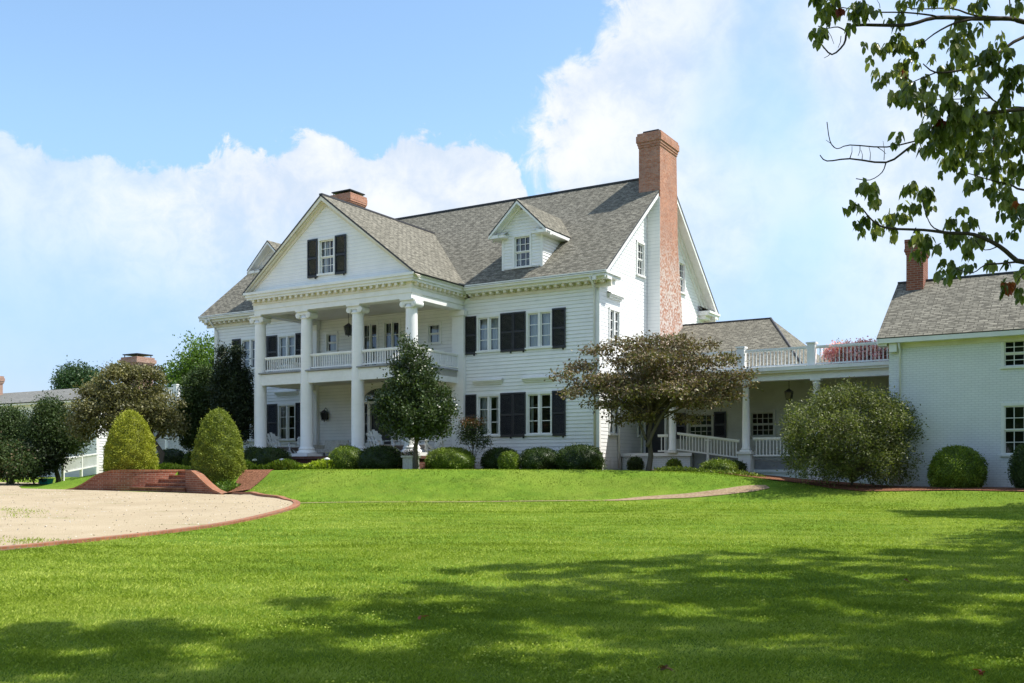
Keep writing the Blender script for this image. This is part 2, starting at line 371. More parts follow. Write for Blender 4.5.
def quads_mesh(name, V, F, mats, midx=None, attr=None, parent=None, smooth=False):
    me = bpy.data.meshes.new(name); nv, nf, k = len(V), len(F), F.shape[1]
    me.vertices.add(nv); me.vertices.foreach_set('co', V.astype(np.float32).ravel())
    me.loops.add(nf * k); me.loops.foreach_set('vertex_index', F.astype(np.int32).ravel())
    me.polygons.add(nf); me.polygons.foreach_set('loop_start', np.arange(0, nf * k, k, dtype=np.int32)); me.polygons.foreach_set('loop_total', np.full(nf, k, np.int32))
    for m in mats: me.materials.append(MATS[m])
    if midx is not None: me.polygons.foreach_set('material_index', midx.astype(np.int32))
    if smooth: me.polygons.foreach_set('use_smooth', np.ones(nf, bool))
    me.update(calc_edges=True)
    if attr is not None:
        a = me.attributes.new('v', 'FLOAT', 'POINT'); a.data.foreach_set('value', attr.astype(np.float32))
    o = bpy.data.objects.new(name, me); col.objects.link(o)
    if parent: o.parent = parent
    return o

# ------------------------------------------------------------------ terrain
FX = np.array([-70, -45, -32, -28, -25, -22.3, -19.6, -18.6, -17.2, -16.4, -15.6, -15.3, -15.2, -13.8, -13.7, -13.4, -12.6, -11.4, -10.2, -8, -6, -2, 2.3, 5.2, 8, 11, 40])
FY = np.array([-4, -4, -4, -6, -8, -11.3, -10.9, -10.2, -10.15, -10.0, -9.4, -9.2, -8.25, -8.25, -9.2, -9.7, -10.1, -10.3, -10.7, -12.3, -12.6, -10.5, -7.9, -6.5, -5.5, -4.5, -4.5])
WD = np.array([2, 2, 2, 3, 4, 4.5, 3, 1.2, .35, .35, .3, .3, .3, .3, .3, .3, .4, 2.0, 3.0, 3.8, 3.8, 3.6, 3.2, 3.2, 3.2, 3, 3])
ZT = np.array([1.0, 1.1, 1.2, 1.25, 1.35, 1.45, 1.58, 1.58, 1.58, 1.58, 1.58, 1.58, 1.58, 1.58, 1.58, 1.58, 1.58, 1.58, 1.6, 1.6, 1.6, 1.6, 1.6, 1.5, 1.22, 1.0, .95])
def terr(X, Y):
    X = np.asarray(X, float); Y = np.asarray(Y, float)
    yb = Y - 7; base = np.where(yb < 41, .022 * yb, .902 + 0 * yb); base = np.maximum(base, -.3)
    a, b = X - OX, Y - OY; x = a * CC - b * SS; y = a * SS + b * CC
    f = np.interp(x, FX, FY); wd = np.interp(x, FX, WD); zt = np.interp(x, FX, ZT)
    t = np.clip((y - f) / wd, 0, 1); t = t * t * (3 - 2 * t)
    z = base * (1 - t) + zt * t
    z = z + .03 * np.sin(X * .55 + 1.3) * np.sin(Y * .41) * np.clip(1 - t * 1.5, 0, 1) * (Y < 36) * np.clip((Y - 4) / 8, 0, 1)
    return z
def tz(X, Y): return float(terr(X, Y))
def thz(x, y): return tz(*HW(x, y))
def ray(px, py):   # ground point of the sight line, for authoring positions
    D = np.linspace(5, 90, 6000); X = (px - 512) / 990 * D; Z = 1.6 - (py - 470) / 990 * D
    h = Z - terr(X, D); k = np.argmax(h < 0)
    return (float(X[k]), float(D[k]))
def axis(rs):
    o = []
    for a, b, s in rs: o += list(np.arange(a, b, s))
    return np.array(o + [rs[-1][1]])
gx = axis([(-2500, -300, 400), (-300, -80, 20), (-80, -28, 1), (-28, 18, .22), (18, 50, 1), (50, 300, 20), (300, 2500, 400)])
gy = axis([(-300, -20, 40), (-20, 4, 2), (4, 26, .4), (26, 48, .2), (48, 90, 1), (90, 400, 20), (400, 3000, 400)])
GX, GY = np.meshgrid(gx, gy); GZ = terr(GX, GY)
V = np.stack([GX.ravel(), GY.ravel(), GZ.ravel()], 1); nx, ny = len(gx), len(gy)
ii, jj = np.meshgrid(np.arange(nx - 1), np.arange(ny - 1)); i0 = (jj * nx + ii).ravel()
F = np.stack([i0, i0 + 1, i0 + nx + 1, i0 + nx], 1)
g = quads_mesh('ground', V, F, ['lawn'], smooth=True); tag(g, 'sunlit green lawn with a bank up to the house', kind='structure')

def inpoly(X, Y, poly):
    X = np.asarray(X); Y = np.asarray(Y); r = np.zeros(X.shape, bool); n = len(poly)
    for i in range(n):
        x1, y1 = poly[i]; x2, y2 = poly[(i + 1) % n]
        c = ((y1 > Y) != (y2 > Y)) & (X < (x2 - x1) * (Y - y1) / ((y2 - y1) if y2 != y1 else 1e-9) + x1); r ^= c
    return r
def sheet(name, poly, m, dz, kind='structure', label=None, n=0, **kw):
    """flat region draped on the terrain: triangulated then cut finely"""
    import bmesh
    bm = bmesh.new(); vs = [bm.verts.new((x, y, 0)) for x, y in poly]; bm.faces.new(vs)
    xs = [p[0] for p in poly]; ys = [p[1] for p in poly]; st = kw.get('step', .4)
    for ax, lo, hi in ((0, min(xs), max(xs)), (1, min(ys), max(ys))):
        c = lo + st
        while c < hi:
            co = [0, 0, 0]; co[ax] = c; no = [0, 0, 0]; no[ax] = 1
            bmesh.ops.bisect_plane(bm, geom=bm.verts[:] + bm.edges[:] + bm.faces[:], plane_co=co, plane_no=no); c += st
    for v in bm.verts: v.co.z = tz(v.co.x, v.co.y) + dz
    me = bpy.data.meshes.new(name); bm.normal_update(); bm.to_mesh(me); bm.free(); me.materials.append(MATS[m])
    for p in me.polygons: p.use_smooth = True
    o = bpy.data.objects.new(name, me); col.objects.link(o); tag(o, label, kind=kind); return o
def smooth_line(pts, n=6, closed=False):
    out = []; N = len(pts)
    for i in range(N if closed else N - 1):
        g_ = lambda k: np.array(pts[k % N] if closed else pts[min(max(k, 0), N - 1)], float)
        p0, p1, p2, p3 = g_(i - 1), g_(i), g_(i + 1), g_(i + 2)
        for t in np.linspace(0, 1, n, endpoint=False):
            out.append(tuple(.5 * ((2 * p1) + (-p0 + p2) * t + (2 * p0 - 5 * p1 + 4 * p2 - p3) * t * t + (-p0 + 3 * p1 - 3 * p2 + p3) * t ** 3)))
    if not closed: out.append(tuple(pts[-1]))
    return out
def strip(name, line, wd, m, dz, thick=0, side=0, kind='structure', label=None, uvs=True):
    """band following a line over the terrain; side -1/0/1 shifts it"""
    mb = MB(); L = []; 
    for k, p in enumerate(line):
        a = Vector(line[min(k + 1, len(line) - 1)]) - Vector(line[max(k - 1, 0)]); a.normalize(); nrm = Vector((-a.y, a.x))
        w_ = wd(k / (len(line) - 1)) if callable(wd) else wd
        c = Vector(p) + nrm * side * w_ / 2; q0 = c - nrm * w_ / 2; q1 = c + nrm * w_ / 2
        z0 = max(tz(*q0), tz(*q1), tz(*c)) if thick else None
        L.append([(q0.x, q0.y, (z0 if thick else tz(*q0)) + dz), (q1.x, q1.y, (z0 if thick else tz(*q1)) + dz)])
    for k in range(len(L) - 1):
        a, b = L[k], L[k + 1]; mb.face([a[0], a[1], b[1], b[0]], m)
        if thick:
            for e in (0, 1):
                p, q = a[e], b[e]; mb.face([p, q, (q[0], q[1], q[2] - thick), (p[0], p[1], p[2] - thick)], m)
    o = mb.build(name); tag(o, label, kind=kind); return o
# the drive: outline given as sight points, turned once into ground points
dr_near = [(-120, 561), (0, 549.5), (60, 543.5), (130, 536.5), (185, 530), (230, 523), (262, 516), (284, 510), (293, 505.5), (291, 502), (278, 499), (255, 496), (228, 494)]
near = smooth_line([ray(*p) for p in dr_near], 5)
dfar = [HW(-10.2, -10.9), HW(-13, -10.75), HW(-15, -10.9), HW(-17.5, -10.95), HW(-19.6, -11.1), HW(-22.0, -11.4), HW(-24.6, -9.9), HW(-27.6, -6.9), HW(-30.5, -4.9), HW(-36, -4.4), HW(-60, -4.4), HW(-60, -8.2), HW(-40, -8.2), (-60, 50), (-60, 20)]
drive = [tuple(p) for p in near] + dfar
sheet('driveway', drive, 'gravel', .022, label='pale sandy gravel driveway sweeping past the brick steps', step=.35)
strip('kerb', near, .21, 'brick_cap', .055, .14, side=-1 if True else 1, label='curved red brick edging of the driveway')
# worn path across the lawn to the porch
pl = smooth_line([ray(*p) for p in [(300, 503.5), (360, 502.5), (470, 502.2), (560, 501.2), (640, 499), (690, 496), (722, 492.5), (745, 489.5), (768, 487)]], 6)
strip('path', pl, lambda t: .26 + .34 * max(0, t - .45) / .55 - .3 * max(0, t - .9) / .1, 'worn_path', .02, label='narrow worn brick path crossing the lawn')
# brick walk climbing beside the right topiary
wl = smooth_line([HW(-10.0, -10.6), HW(-10.6, -9.2), HW(-11.3, -7.6), HW(-11.5, -5.4)], 8)
strip('brick_walk', wl, lambda t: 1.3 - .2 * t, 'mulch', .03, label='red brown bark walk climbing beside the right topiary')
# mulch beds
sheet('mulch_bed', [HW(6.0, -1.2), HW(8.0, -2.3), HW(10, -2.7), HW(12, -2.5), HW(14, -2.2), HW(16, -2.3), HW(20, -2.4), HW(20, .2), HW(11.3, .2), HW(11.2, 1.9), HW(0, 1.9), HW(.3, -.3), HW(4.5, -.6)], 'mulch', .03, label='bark mulch bed along the porch and the side wing')
sheet('planting_bed', [HW(-6.2, -2.1), HW(.6, -2.1), HW(.6, .1), HW(-6.2, .1)], 'mulch', .03, label='mulch bed under the clipped shrubs by the front wall')
sheet('portico_bed', [HW(-18.2, -5.6), HW(-6.2, -5.7), HW(-6.2, -4.3), HW(-18.2, -4.3)], 'mulch', .03, label='mulch bed along the foot of the portico')

# ------------------------------------------------------------------ wall helpers (house frame)
PF = lambda y0: (lambda a, z, o: (a, y0 - o, z))        # front-facing wall, outward -y
PB = lambda y0: (lambda a, z, o: (a, y0 + o, z))
PR = lambda x0: (lambda a, z, o: (x0 + o, a, z))        # right-facing wall, outward +x
PL = lambda x0: (lambda a, z, o: (x0 - o, a, z))
def clap(mb, P, a0, a1, z0, z1, ops=(), lo=None, hi=None, e=.157, m='siding_paint', step=.028):
    lo = lo or (lambda z: a0); hi = hi or (lambda z: a1)
    z = z0
    while z < z1 - 1e-6:
        zt = min(z + e, z1); cuts = sorted({z, zt} | {q for op in ops for q in (op[2], op[3]) if z < q < zt})
        for za, zb in zip(cuts, cuts[1:]):
            zm = (za + zb) / 2; spans = [('lo', 'hi')]; segs = []
            oo = sorted([op for op in ops if op[2] < zm < op[3]]); cur = None
            left = 'lo'
            for op in oo: segs.append((left, op[0])); left = op[1]
            segs.append((left, 'hi'))
            A = lambda k, zz: lo(zz) if k == 'lo' else hi(zz) if k == 'hi' else k
            oa = step * (1 - (za - z) / e); ob = step * (1 - (zb - z) / e)
            for l, r in segs:
                if A(r, za) - A(l, za) < .005: continue
                r2 = max(A(r, zb), A(l, zb))
                mb.face([P(A(l, za), za, oa), P(A(r, za), za, oa), P(r2, zb, ob), P(A(l, zb), zb, ob)], m)
                if za == z: mb.face([P(A(l, za), za, 0), P(A(r, za), za, 0), P(A(r, za), za, oa), P(A(l, za), za, oa)], m)
        z = zt
def flatwall(mb, P, a0, a1, z0, z1, ops, m):
    zs = sorted({z0, z1} | {q for op in ops for q in (op[2], op[3])})
    for za, zb in zip(zs, zs[1:]):
        left = a0
        for op in sorted(o for o in ops if o[2] < (za + zb) / 2 < o[3]):
            mb.face([P(left, za, 0), P(op[0], za, 0), P(op[0], zb, 0), P(left, zb, 0)], m); left = op[1]
        mb.face([P(left, za, 0), P(a1, za, 0), P(a1, zb, 0), P(left, zb, 0)], m)
def window(parent, P, a0, a1, z0, z1, style='casement', rows=3, cols=3, curtain=.5, frame='trim_paint', name='window', proud=.05, mull=.055):
    mb = MB(); c = .075
    mb.pbox(P, a0 - .02, a0 + c, z0, z1, -.14, proud, frame); mb.pbox(P, a1 - c, a1 + .02, z0, z1, -.14, proud, frame)
    mb.pbox(P, a0 - .02, a1 + .02, z1 - c, z1 + .03, -.138, proud + .01, frame); mb.pbox(P, a0 - .05, a1 + .05, z0 - .03, z0 + .045, -.142, proud + .05, frame)
    i0, i1, j0, j1 = a0 + c, a1 - c, z0 + .045, z1 - c; panes = []
    if style == 'casement':
        mid = (i0 + i1) / 2; mb.pbox(P, mid - mull, mid + mull, j0, j1, -.09, proud - .01, frame)
        for s0, s1 in ((i0, mid - mull), (mid + mull, i1)):
            mb.pbox(P, s0, s0 + .04, j0, j1, -.075, -.02, frame); mb.pbox(P, s1 - .04, s1, j0, j1, -.075, -.02, frame)
            mb.pbox(P, s0 + .04, s1 - .04, j0, j0 + .05, -.075, -.02, frame); mb.pbox(P, s0 + .04, s1 - .04, j1 - .05, j1, -.075, -.02, frame)
            for r in range(1, rows):
                z = j0 + (j1 - j0) * r / rows; mb.pbox(P, s0 + .04, s1 - .04, z - .016, z + .016, -.065, -.025, frame)
    else:
        mz = (j0 + j1) / 2
        for q, (s0, s1) in enumerate(((j0, mz), (mz, j1))):
            o0, o1 = (-.11, -.07) if q == 0 else (-.068, -.028)
            mb.pbox(P, i0, i1, s0, s0 + .045, o0, o1, frame); mb.pbox(P, i0, i1, s1 - .045, s1, o0, o1, frame)
            mb.pbox(P, i0, i0 + .045, s0 + .045, s1 - .045, o0, o1, frame); mb.pbox(P, i1 - .045, i1, s0 + .045, s1 - .045, o0, o1, frame)
            for r in range(1, rows):
                z = s0 + (s1 - s0) * r / rows; mb.pbox(P, i0 + .045, i1 - .045, z - .012, z + .012, o0 + .008, o1 - .003, frame)
            for k in range(1, cols):
                x = i0 + (i1 - i0) * k / cols; mb.pbox(P, x - .012, x + .012, s0 + .045, s1 - .045, o0 + .01, o1 - .005, frame)
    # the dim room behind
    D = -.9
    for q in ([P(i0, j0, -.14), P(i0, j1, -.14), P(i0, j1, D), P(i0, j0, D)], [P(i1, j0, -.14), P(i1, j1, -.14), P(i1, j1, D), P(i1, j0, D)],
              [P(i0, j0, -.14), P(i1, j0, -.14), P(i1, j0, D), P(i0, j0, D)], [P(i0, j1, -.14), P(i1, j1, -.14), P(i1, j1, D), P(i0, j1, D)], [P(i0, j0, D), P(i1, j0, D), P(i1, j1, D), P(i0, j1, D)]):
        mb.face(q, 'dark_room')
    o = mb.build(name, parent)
    g_ = MB(); g_.face([P(i0, j0, -.055 if style == 'casement' else -.09), P(i1, j0, -.055 if style == 'casement' else -.09), P(i1, j1, -.055 if style == 'casement' else -.09), P(i0, j1, -.055 if style == 'casement' else -.09)], 'window_glass'); g_.build('pane', o)
    if curtain > 0:
        half = (i1 - i0) / 2 * curtain
        for s0, s1 in ((i0, i0 + half), (i1 - half, i1)):
            cm = MB(); n = max(6, int((s1 - s0) / .03)); xs = np.linspace(s0, s1, n)
            for k in range(n - 1):
                o_a = -.24 + .03 * math.sin(k * 1.7 + s0 * 9); o_b = -.24 + .03 * math.sin((k + 1) * 1.7 + s0 * 9)
                cm.face([P(xs[k], j0, o_a), P(xs[k + 1], j0, o_b), P(xs[k + 1], j1, o_b), P(xs[k], j1, o_a)], 'curtain_cloth', True)
            cm.build('curtain', o)
    return o
def shutter(parent, P, a0, a1, z0, z1, o=.055):
    mb = MB(); f = .06; zm = z0 + (z1 - z0) * .5
    mb.pbox(P, a0, a0 + f, z0, z1, o - .02, o + .03, 'shutter_paint'); mb.pbox(P, a1 - f, a1, z0, z1, o - .02, o + .03, 'shutter_paint')
    for a, b in ((z0, z0 + .1), (zm - .045, zm + .045), (z1 - .08, z1)): mb.pbox(P, a0 + f, a1 - f, a, b, o - .02, o + .03, 'shutter_paint')
    for a, b in ((z0 + .1, zm - .045), (zm + .045, z1 - .08)):
        z = a
        while z < b - .02:
            zz = min(z + .05, b); mb.face([P(a0 + f, z, o + .025), P(a1 - f, z, o + .025), P(a1 - f, zz, o - .012), P(a0 + f, zz, o - .012)], 'shutter_paint'); z += .05
    mb.pbox(P, a1 - .14, a1 - .1, z0 - .07, z0 - .002, o - .03, o + .045, 'black_metal')
    return mb.build('shutter', parent)
def hood(mb, P, a0, a1, z):
    mb.pbox(P, a0, a1, z, z + .06, 0, .16, 'trim_paint'); mb.pbox(P, a0 - .04, a1 + .04, z + .06, z + .10, 0, .22, 'trim_paint')
    mb.face([P(a0 - .04, z + .10, .22), P(a1 + .04, z + .10, .22), P(a1, z + .2, 0), P(a0, z + .2, 0)], 'trim_paint')
    mb.pbox(P, a0 + .04, a1 - .04, z - .08, z, 0, .09, 'trim_paint')
def chimney(parent, x0, x1, y0, y1, z0, z1, m='chimney_brick', corb=.1, capm='black_metal', caph=.14, plate=True):
    mb = MB(); mb.box(x0, x1, y0, y1, z0, z1 - .55, m)
    for k, (d, a, b) in enumerate(((.035, .55, .46), (.07, .46, .36), (corb, .36, .14), (.06, .14, 0))): mb.box(x0 - d, x1 + d, y0 - d, y1 + d, z1 - a, z1 - b, m)
    o = mb.build('chimney', parent)
    if plate:
        c = MB(); 
        for x in (x0 + .08, x1 - .12):
            for y in (y0 + .08, y1 - .12): c.box(x, x + .04, y, y + .04, z1, z1 + caph, capm)
        c.box(x0 + .02, x1 - .02, y0 + .0, y1 - .0, z1 + caph, z1 + caph + .06, capm); c.build('chimney_cap', o)
    return o
def balustrade(parent, p0, p1, zf, h=.75, gap=.115, zf1=None, name='balustrade', posts=True, m='trim_paint', bw=.035):
    """rails and balusters between two plan points; part mesh"""
    mb = MB(); p0 = Vector(p0); p1 = Vector(p1); d = (p1 - p0); L = d.length; u = d / L; n = Vector((-u.y, u.x)); zf1 = zf if zf1 is None else zf1
    zz = lambda t: zf + (zf1 - zf) * t / L
    def bar(t0, t1, w_, a, b):
        A, B = p0 + u * t0, p0 + u * t1; q = []
        for dz in (a, b): q += [((A - n * w_).x, (A - n * w_).y, zz(t0) + dz), ((B - n * w_).x, (B - n * w_).y, zz(t1) + dz), ((B + n * w_).x, (B + n * w_).y, zz(t1) + dz), ((A + n * w_).x, (A + n * w_).y, zz(t0) + dz)]
        mb.hexa(q, m)
    bar(0, L, .055, h - .07, h); bar(0, L, .035, h - .11, h - .07); bar(0, L, .035, .07, .13)
    k = max(1, int(L / gap))
    for i in range(1, k): t = L * i / k; bar(t - bw / 2, t + bw / 2, bw / 2, .13, h - .11)
    return mb.build(name, parent)
def post(parent, x, y, z0, h, w_=.28, name='railing_post'):
    mb = MB(); mb.box(x - w_ / 2, x + w_ / 2, y - w_ / 2, y + w_ / 2, z0, z0 + h, 'trim_paint'); mb.box(x - w_ / 2 - .04, x + w_ / 2 + .04, y - w_ / 2 - .04, y + w_ / 2 + .04, z0 + h, z0 + h + .06, 'trim_paint')
    return mb.build(name, parent)

# ------------------------------------------------------------------ main house
H_ = house_empty('main_house', label='large white clapboard house with two-storey columned portico, dark shutters and dormers', cat='house')
XC = -11.45; XL = -22.65; EZ = 9.75; EO = .6; RY = 6.2; SL = .822
roofz = lambda y: EZ + SL * (y + EO) if y < RY else EZ + SL * (2 * RY + EO - y)
RZ = roofz(RY); DEP = 2 * RY
mir = lambda a, b: (2 * XC - b, 2 * XC - a)
upW = [(-3.46, -2.2), (-6.01, -4.8)]; upS = [(-2.18, -1.54), (-4.10, -3.48), (-4.77, -4.12), (-6.65, -6.03)]
upW += [mir(*q) for q in upW]; upS += [mir(*q) for q in upS]
ZU0, ZU1, ZL0, ZL1 = 6.83, 8.42, 3.10, 4.93
fr_ops = [(a, b, ZU0, ZU1) for a, b in upW] + [(a, b, ZL0, ZL1) for a, b in upW]
sm_u = [(-14.92, -14.14, 7.38, 8.34), mir(-14.92, -14.14) + (7.38, 8.34)]
fd = [(-12.62, -11.64, 6.15, 8.64), (-11.3, -10.32, 6.15, 8.64)]
door_op = (-12.62, -10.28, 2.2, 4.82)
fr_ops += sm_u + fd + [door_op]
mb = MB(); P = PF(0)
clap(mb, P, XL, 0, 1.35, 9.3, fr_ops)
# gable ends
for PP, ops in ((PR(0), [(.93, 1.97, 7.1, 8.46), (.93, 1.97, 3.1, 4.9), (3.75, 4.62, 10.32, 11.86), (8.72, 9.60, 10.32, 11.86), (3.9, 5.0, 3.1, 4.9)]), (PL(XL), [])):
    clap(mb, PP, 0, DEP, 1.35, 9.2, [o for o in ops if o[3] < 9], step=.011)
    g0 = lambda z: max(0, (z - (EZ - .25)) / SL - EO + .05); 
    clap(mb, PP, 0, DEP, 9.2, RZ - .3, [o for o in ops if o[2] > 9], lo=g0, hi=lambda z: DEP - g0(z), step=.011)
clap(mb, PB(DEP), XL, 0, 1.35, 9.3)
for x, y in ((0, 0), (XL, 0), (0, DEP), (XL, DEP)): mb.box(x - .07 if x else -.12, x + .12 if x < 0 else .045, y - .045 if y == 0 else y - .1, y + .1 if y == 0 else y + .045, 1.35, 9.3, 'trim_paint')
mb.box(XL - .05, .05, -.05, DEP + .05, 1.2, 1.37, 'trim_paint'); mb.box(XL - .02, .02, -.02, DEP + .02, .4, 1.2, 'dark_brick')
for q in ([(-3.62, -2.05), (-6.15, -4.66)] + [mir(-3.62, -2.05), mir(-6.15, -4.66)]): hood(mb, PF(0), q[0], q[1], 5.46)
hood(mb, PR(0), .8, 2.1, 8.95)
# belt/frieze below the cornice
mb.pbox(PF(0), XL, 0, 9.05, 9.28, 0, .045, 'trim_paint')
mb.build('wall', H_)
for i, (a, b) in enumerate(upW):
    window(H_, PF(0), a, b, ZU0, ZU1, curtain=.9 if i != 9 else .5); window(H_, PF(0), a, b, ZL0, ZL1, rows=3, curtain=[.22, .55, .2, .4][i])
for a, b in upS: shutter(H_, PF(0), a, b, 6.76, 8.46); shutter(H_, PF(0), a, b, 3.04, 4.97)
window(H_, PR(0), .93, 1.97, 7.1, 8.46, curtain=.35, rows=3); window(H_, PR(0), .93, 1.97, 3.1, 4.9, curtain=.3); window(H_, PR(0), 3.9, 5.0, 3.1, 4.9, curtain=.0)
for a in (3.75, 8.72): window(H_, PR(0), a, a + .88, 10.32, 11.86, style='hung', rows=2, cols=3, curtain=.6)
for a, b, c, d in sm_u: window(H_, PF(0), a, b, c, d, rows=1, style='hung', cols=1, curtain=.9)
for a, b, c, d in fd:
    window(H_, PF(0), a, b, c, d, rows=4, curtain=.3, name='french_door', mull=.03)
# entrance
mb = MB(); P = PF(0)
mb.pbox(P, -12.62, -12.5, 2.2, 4.86, -.1, .08, 'trim_paint'); mb.pbox(P, -10.4, -10.28, 2.2, 4.86, -.1, .08, 'trim_paint')
mb.pbox(P, -12.24, -12.08, 2.2, 4.75, -.1, .07, 'trim_paint'); mb.pbox(P, -10.82, -10.66, 2.2, 4.75, -.1, .07, 'trim_paint'); mb.pbox(P, -12.7, -10.2, 4.75, 4.86, -.1, .12, 'trim_paint')
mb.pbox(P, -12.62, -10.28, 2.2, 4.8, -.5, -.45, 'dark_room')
for s0, s1 in ((-12.5, -12.24), (-10.66, -10.4)):
    mb.pbox(P, s0, s1, 2.2, 2.9, -.08, -.03, 'trim_paint')
    for z in (3.3, 3.8, 4.3): mb.pbox(P, s0, s1, z, z + .03, -.07, -.03, 'trim_paint')
dfm = mb.build('door_frame', H_)
g_ = MB(); g_.face([P(-12.5, 2.9, -.05), P(-12.24, 2.9, -.05), P(-12.24, 4.75, -.05), P(-12.5, 4.75, -.05)], 'window_glass'); g_.build('sidelight', dfm); g_ = MB(); g_.face([P(-10.66, 2.9, -.05), P(-10.4, 2.9, -.05), P(-10.4, 4.75, -.05), P(-10.66, 4.75, -.05)], 'window_glass'); g_.build('sidelight', dfm)
mb = MB(); mb.pbox(P, -12.08, -10.82, 2.22, 4.75, -.1, -.05, 'shutter_paint')
for i in range(2):
    for z0, z1 in ((2.4, 3.1), (3.25, 4.1), (4.25, 4.62)): mb.pbox(P, -11.93 + i * .58, -11.45 + i * .58 - .06, z0, z1, -.05, -.03, 'shutter_paint')
dd = mb.build('door', H_); MB().box(-11.0, -10.94, -.02, .05, 3.2, 3.3, 'lamp_glass').build('handle', dd)
mb = MB(); n = 16; cx_, rx, rz_ = XC, 1.08, .62
arc = [(cx_ - rx * math.cos(math.pi * k / n), 4.87 + rz_ * math.sin(math.pi * k / n)) for k in range(n + 1)]
mb.face([P(a, z, .035) for a, z in arc], 'window_glass'); mb.face([P(a, z, .031) for a, z in arc], 'dark_room')
for k in range(n):
    (a, z), (b, y) = arc[k], arc[k + 1]; s = 1.1
    mb.face([P(a, z, .07), P(b, y, .07), P(cx_ + (b - cx_) * s, 4.87 + (y - 4.87) * s, .07), P(cx_ + (a - cx_) * s, 4.87 + (z - 4.87) * s, .07)], 'trim_paint')
for k in (3, 6, 10, 13): mb.tube([P(cx_, 4.87, .05), P(*arc[k], .05)], .016, 'trim_paint', 4)
mb.build('fanlight', H_)
# main cornice along front (interrupted by the portico) and back
def cornice(mb, x0, x1, yw, z_top, out, sgn=-1, mod=.36, mh=.11):
    """boxed cornice with modillions; yw wall plane, out = overhang"""
    Y = lambda o: yw + sgn * o
    def b(o0, o1, z0, z1, m='trim_paint', e0=0, e1=0):
        ys = sorted((Y(o0), Y(o1))); mb.box(x0 - e0, x1 + e1, ys[0], ys[1], z0, z1, m)
    b(0, .10, z_top - .58, z_top - .46, 'cream_paint'); b(0, out * .72, z_top - .33, z_top - .22, 'trim_paint'); b(0, out, z_top - .22, z_top - .12)
    b(out - .05, out + .07, z_top - .12, z_top - .01)
    b(0, .06, z_top - .46, z_top - .33, 'cream_paint')
    x = x0 + .1
    while x < x1 - .1:
        ys = sorted((Y(.06), Y(out * .60))); mb.box(x, x + .13, ys[0], ys[1], z_top - .33 - mh, z_top - .331, 'cream_paint'); x += mod
PX0, PX1 = -15.80, -6.65          # portico entablature in plan
mb = MB(); cornice(mb, PX1 + .3, EO, 0, EZ, EO); cornice(mb, XL - EO, PX0 - .3, 0, EZ, EO); cornice(mb, XL - EO, EO, DEP, EZ, EO, 1)
for sx, x in ((1, 0), (-1, XL)):       # returns on the gable ends
    for y0, y1 in ((-EO - .03, .95), (DEP - .95, DEP + EO + .03)):
        xs = lambda a, b: sorted((x + sx * a, x + sx * b))
        a = xs(0, EO - .02); mb.box(a[0], a[1], y0 + .02, y1 - .08, EZ - .221, EZ - .12, 'trim_paint'); a = xs(0, EO + .05); mb.box(a[0], a[1], y0, y1, EZ - .12, EZ - .01, 'trim_paint')
        a = xs(0, EO * .6); mb.box(a[0], a[1], max(y0, -.3) + .1 if y0 < 0 else y0 + .15, (y1 - .15) if y0 < 0 else DEP + .3, EZ - .40, EZ - .222, 'trim_paint')
        r = [(x + sx * .02, y0 + .02, EZ - .01), (x + sx * (EO + .04), y0 + .02, EZ - .01), (x + sx * (EO + .04), y1, EZ - .01), (x + sx * .02, y1, EZ - .01)]
        hz_ = lambda y: min(EZ + .3, roofz(y) - .12)
        tp = [(x + sx * .02, y0 + .02, hz_(y0 + .05)), (x + sx * .02, y1 - .1, hz_(y1 - .1))]
        mb.face([r[1], r[2], tp[1], tp[0]], 'roof_shingle'); mb.face([r[2], r[3], tp[1]], 'trim_paint')
mb.build('cornice', H_)
# roof slabs
def slab(mb, pts, th, m='roof_shingle', under='trim_paint', edge='lead'):
    n = (Vector(pts[1]) - Vector(pts[0])).cross(Vector(pts[2]) - Vector(pts[0])).normalized()
    if n.z < 0: n = -n
    lo_ = [tuple(Vector(p) - n * th) for p in pts]; mb.face(pts, m); mb.face(lo_[::-1], under)
    for i in range(len(pts)): j = (i + 1) % len(pts); mb.face([lo_[i], lo_[j], pts[j], pts[i]], edge)
RX0, RX1 = XL - EO, EO
mb = MB(); VY = 4.35; VZ = roofz(VY)
PEX0, PEX1, PEY = -16.22, -6.24, -4.27; PXC = -11.40     # portico roof edge
dz = EZ + .0
yv = -EO - .08
slab(mb, [(RX0, yv, roofz(yv)), (RX1, yv, roofz(yv)), (RX1, RY, RZ), (RX0, RY, RZ)], .07)
slab(mb, [(RX1, DEP + EO + .08, roofz(yv)), (RX0, DEP + EO + .08, roofz(yv)), (RX0, RY, RZ), (RX1, RY, RZ)], .10)
mb.box(RX0, RX1, RY - .1, RY + .1, RZ - .04, RZ + .035, 'lead')
mb.build('roof', H_)
# rake boards and soffits on the gable ends
for sx, x in ((1, 0), (-1, XL)):
    for s in (-1, 1):
        mb = MB(); y0 = -EO - .02 if s < 0 else DEP + EO + .02
        def q(y, dz_): return roofz(min(y, 2 * RY - y) if s > 0 else y) - dz_
        A, B = y0, RY
        def strip_(xa, xb, d0, d1, m='trim_paint', A=A):
            mb.hexa([(xa, A, q(A, d1)), (xb, A, q(A, d1)), (xb, B, q(B, d1)), (xa, B, q(B, d1)), (xa, A, q(A, d0)), (xb, A, q(A, d0)), (xb, B, q(B, d0)), (xa, B, q(B, d0))], m)
        strip_(*sorted((x, x + sx * (EO - .04))), .14, .18); strip_(*sorted((x + sx * (EO - .06), x + sx * (EO - .015))), .13, .30)
        strip_(*sorted((x, x + sx * .16)), .11, .36); strip_(*sorted((x, x + sx * .06)), .36, .62, A=(0 if s < 0 else DEP)); mb.build('rake_board', H_)
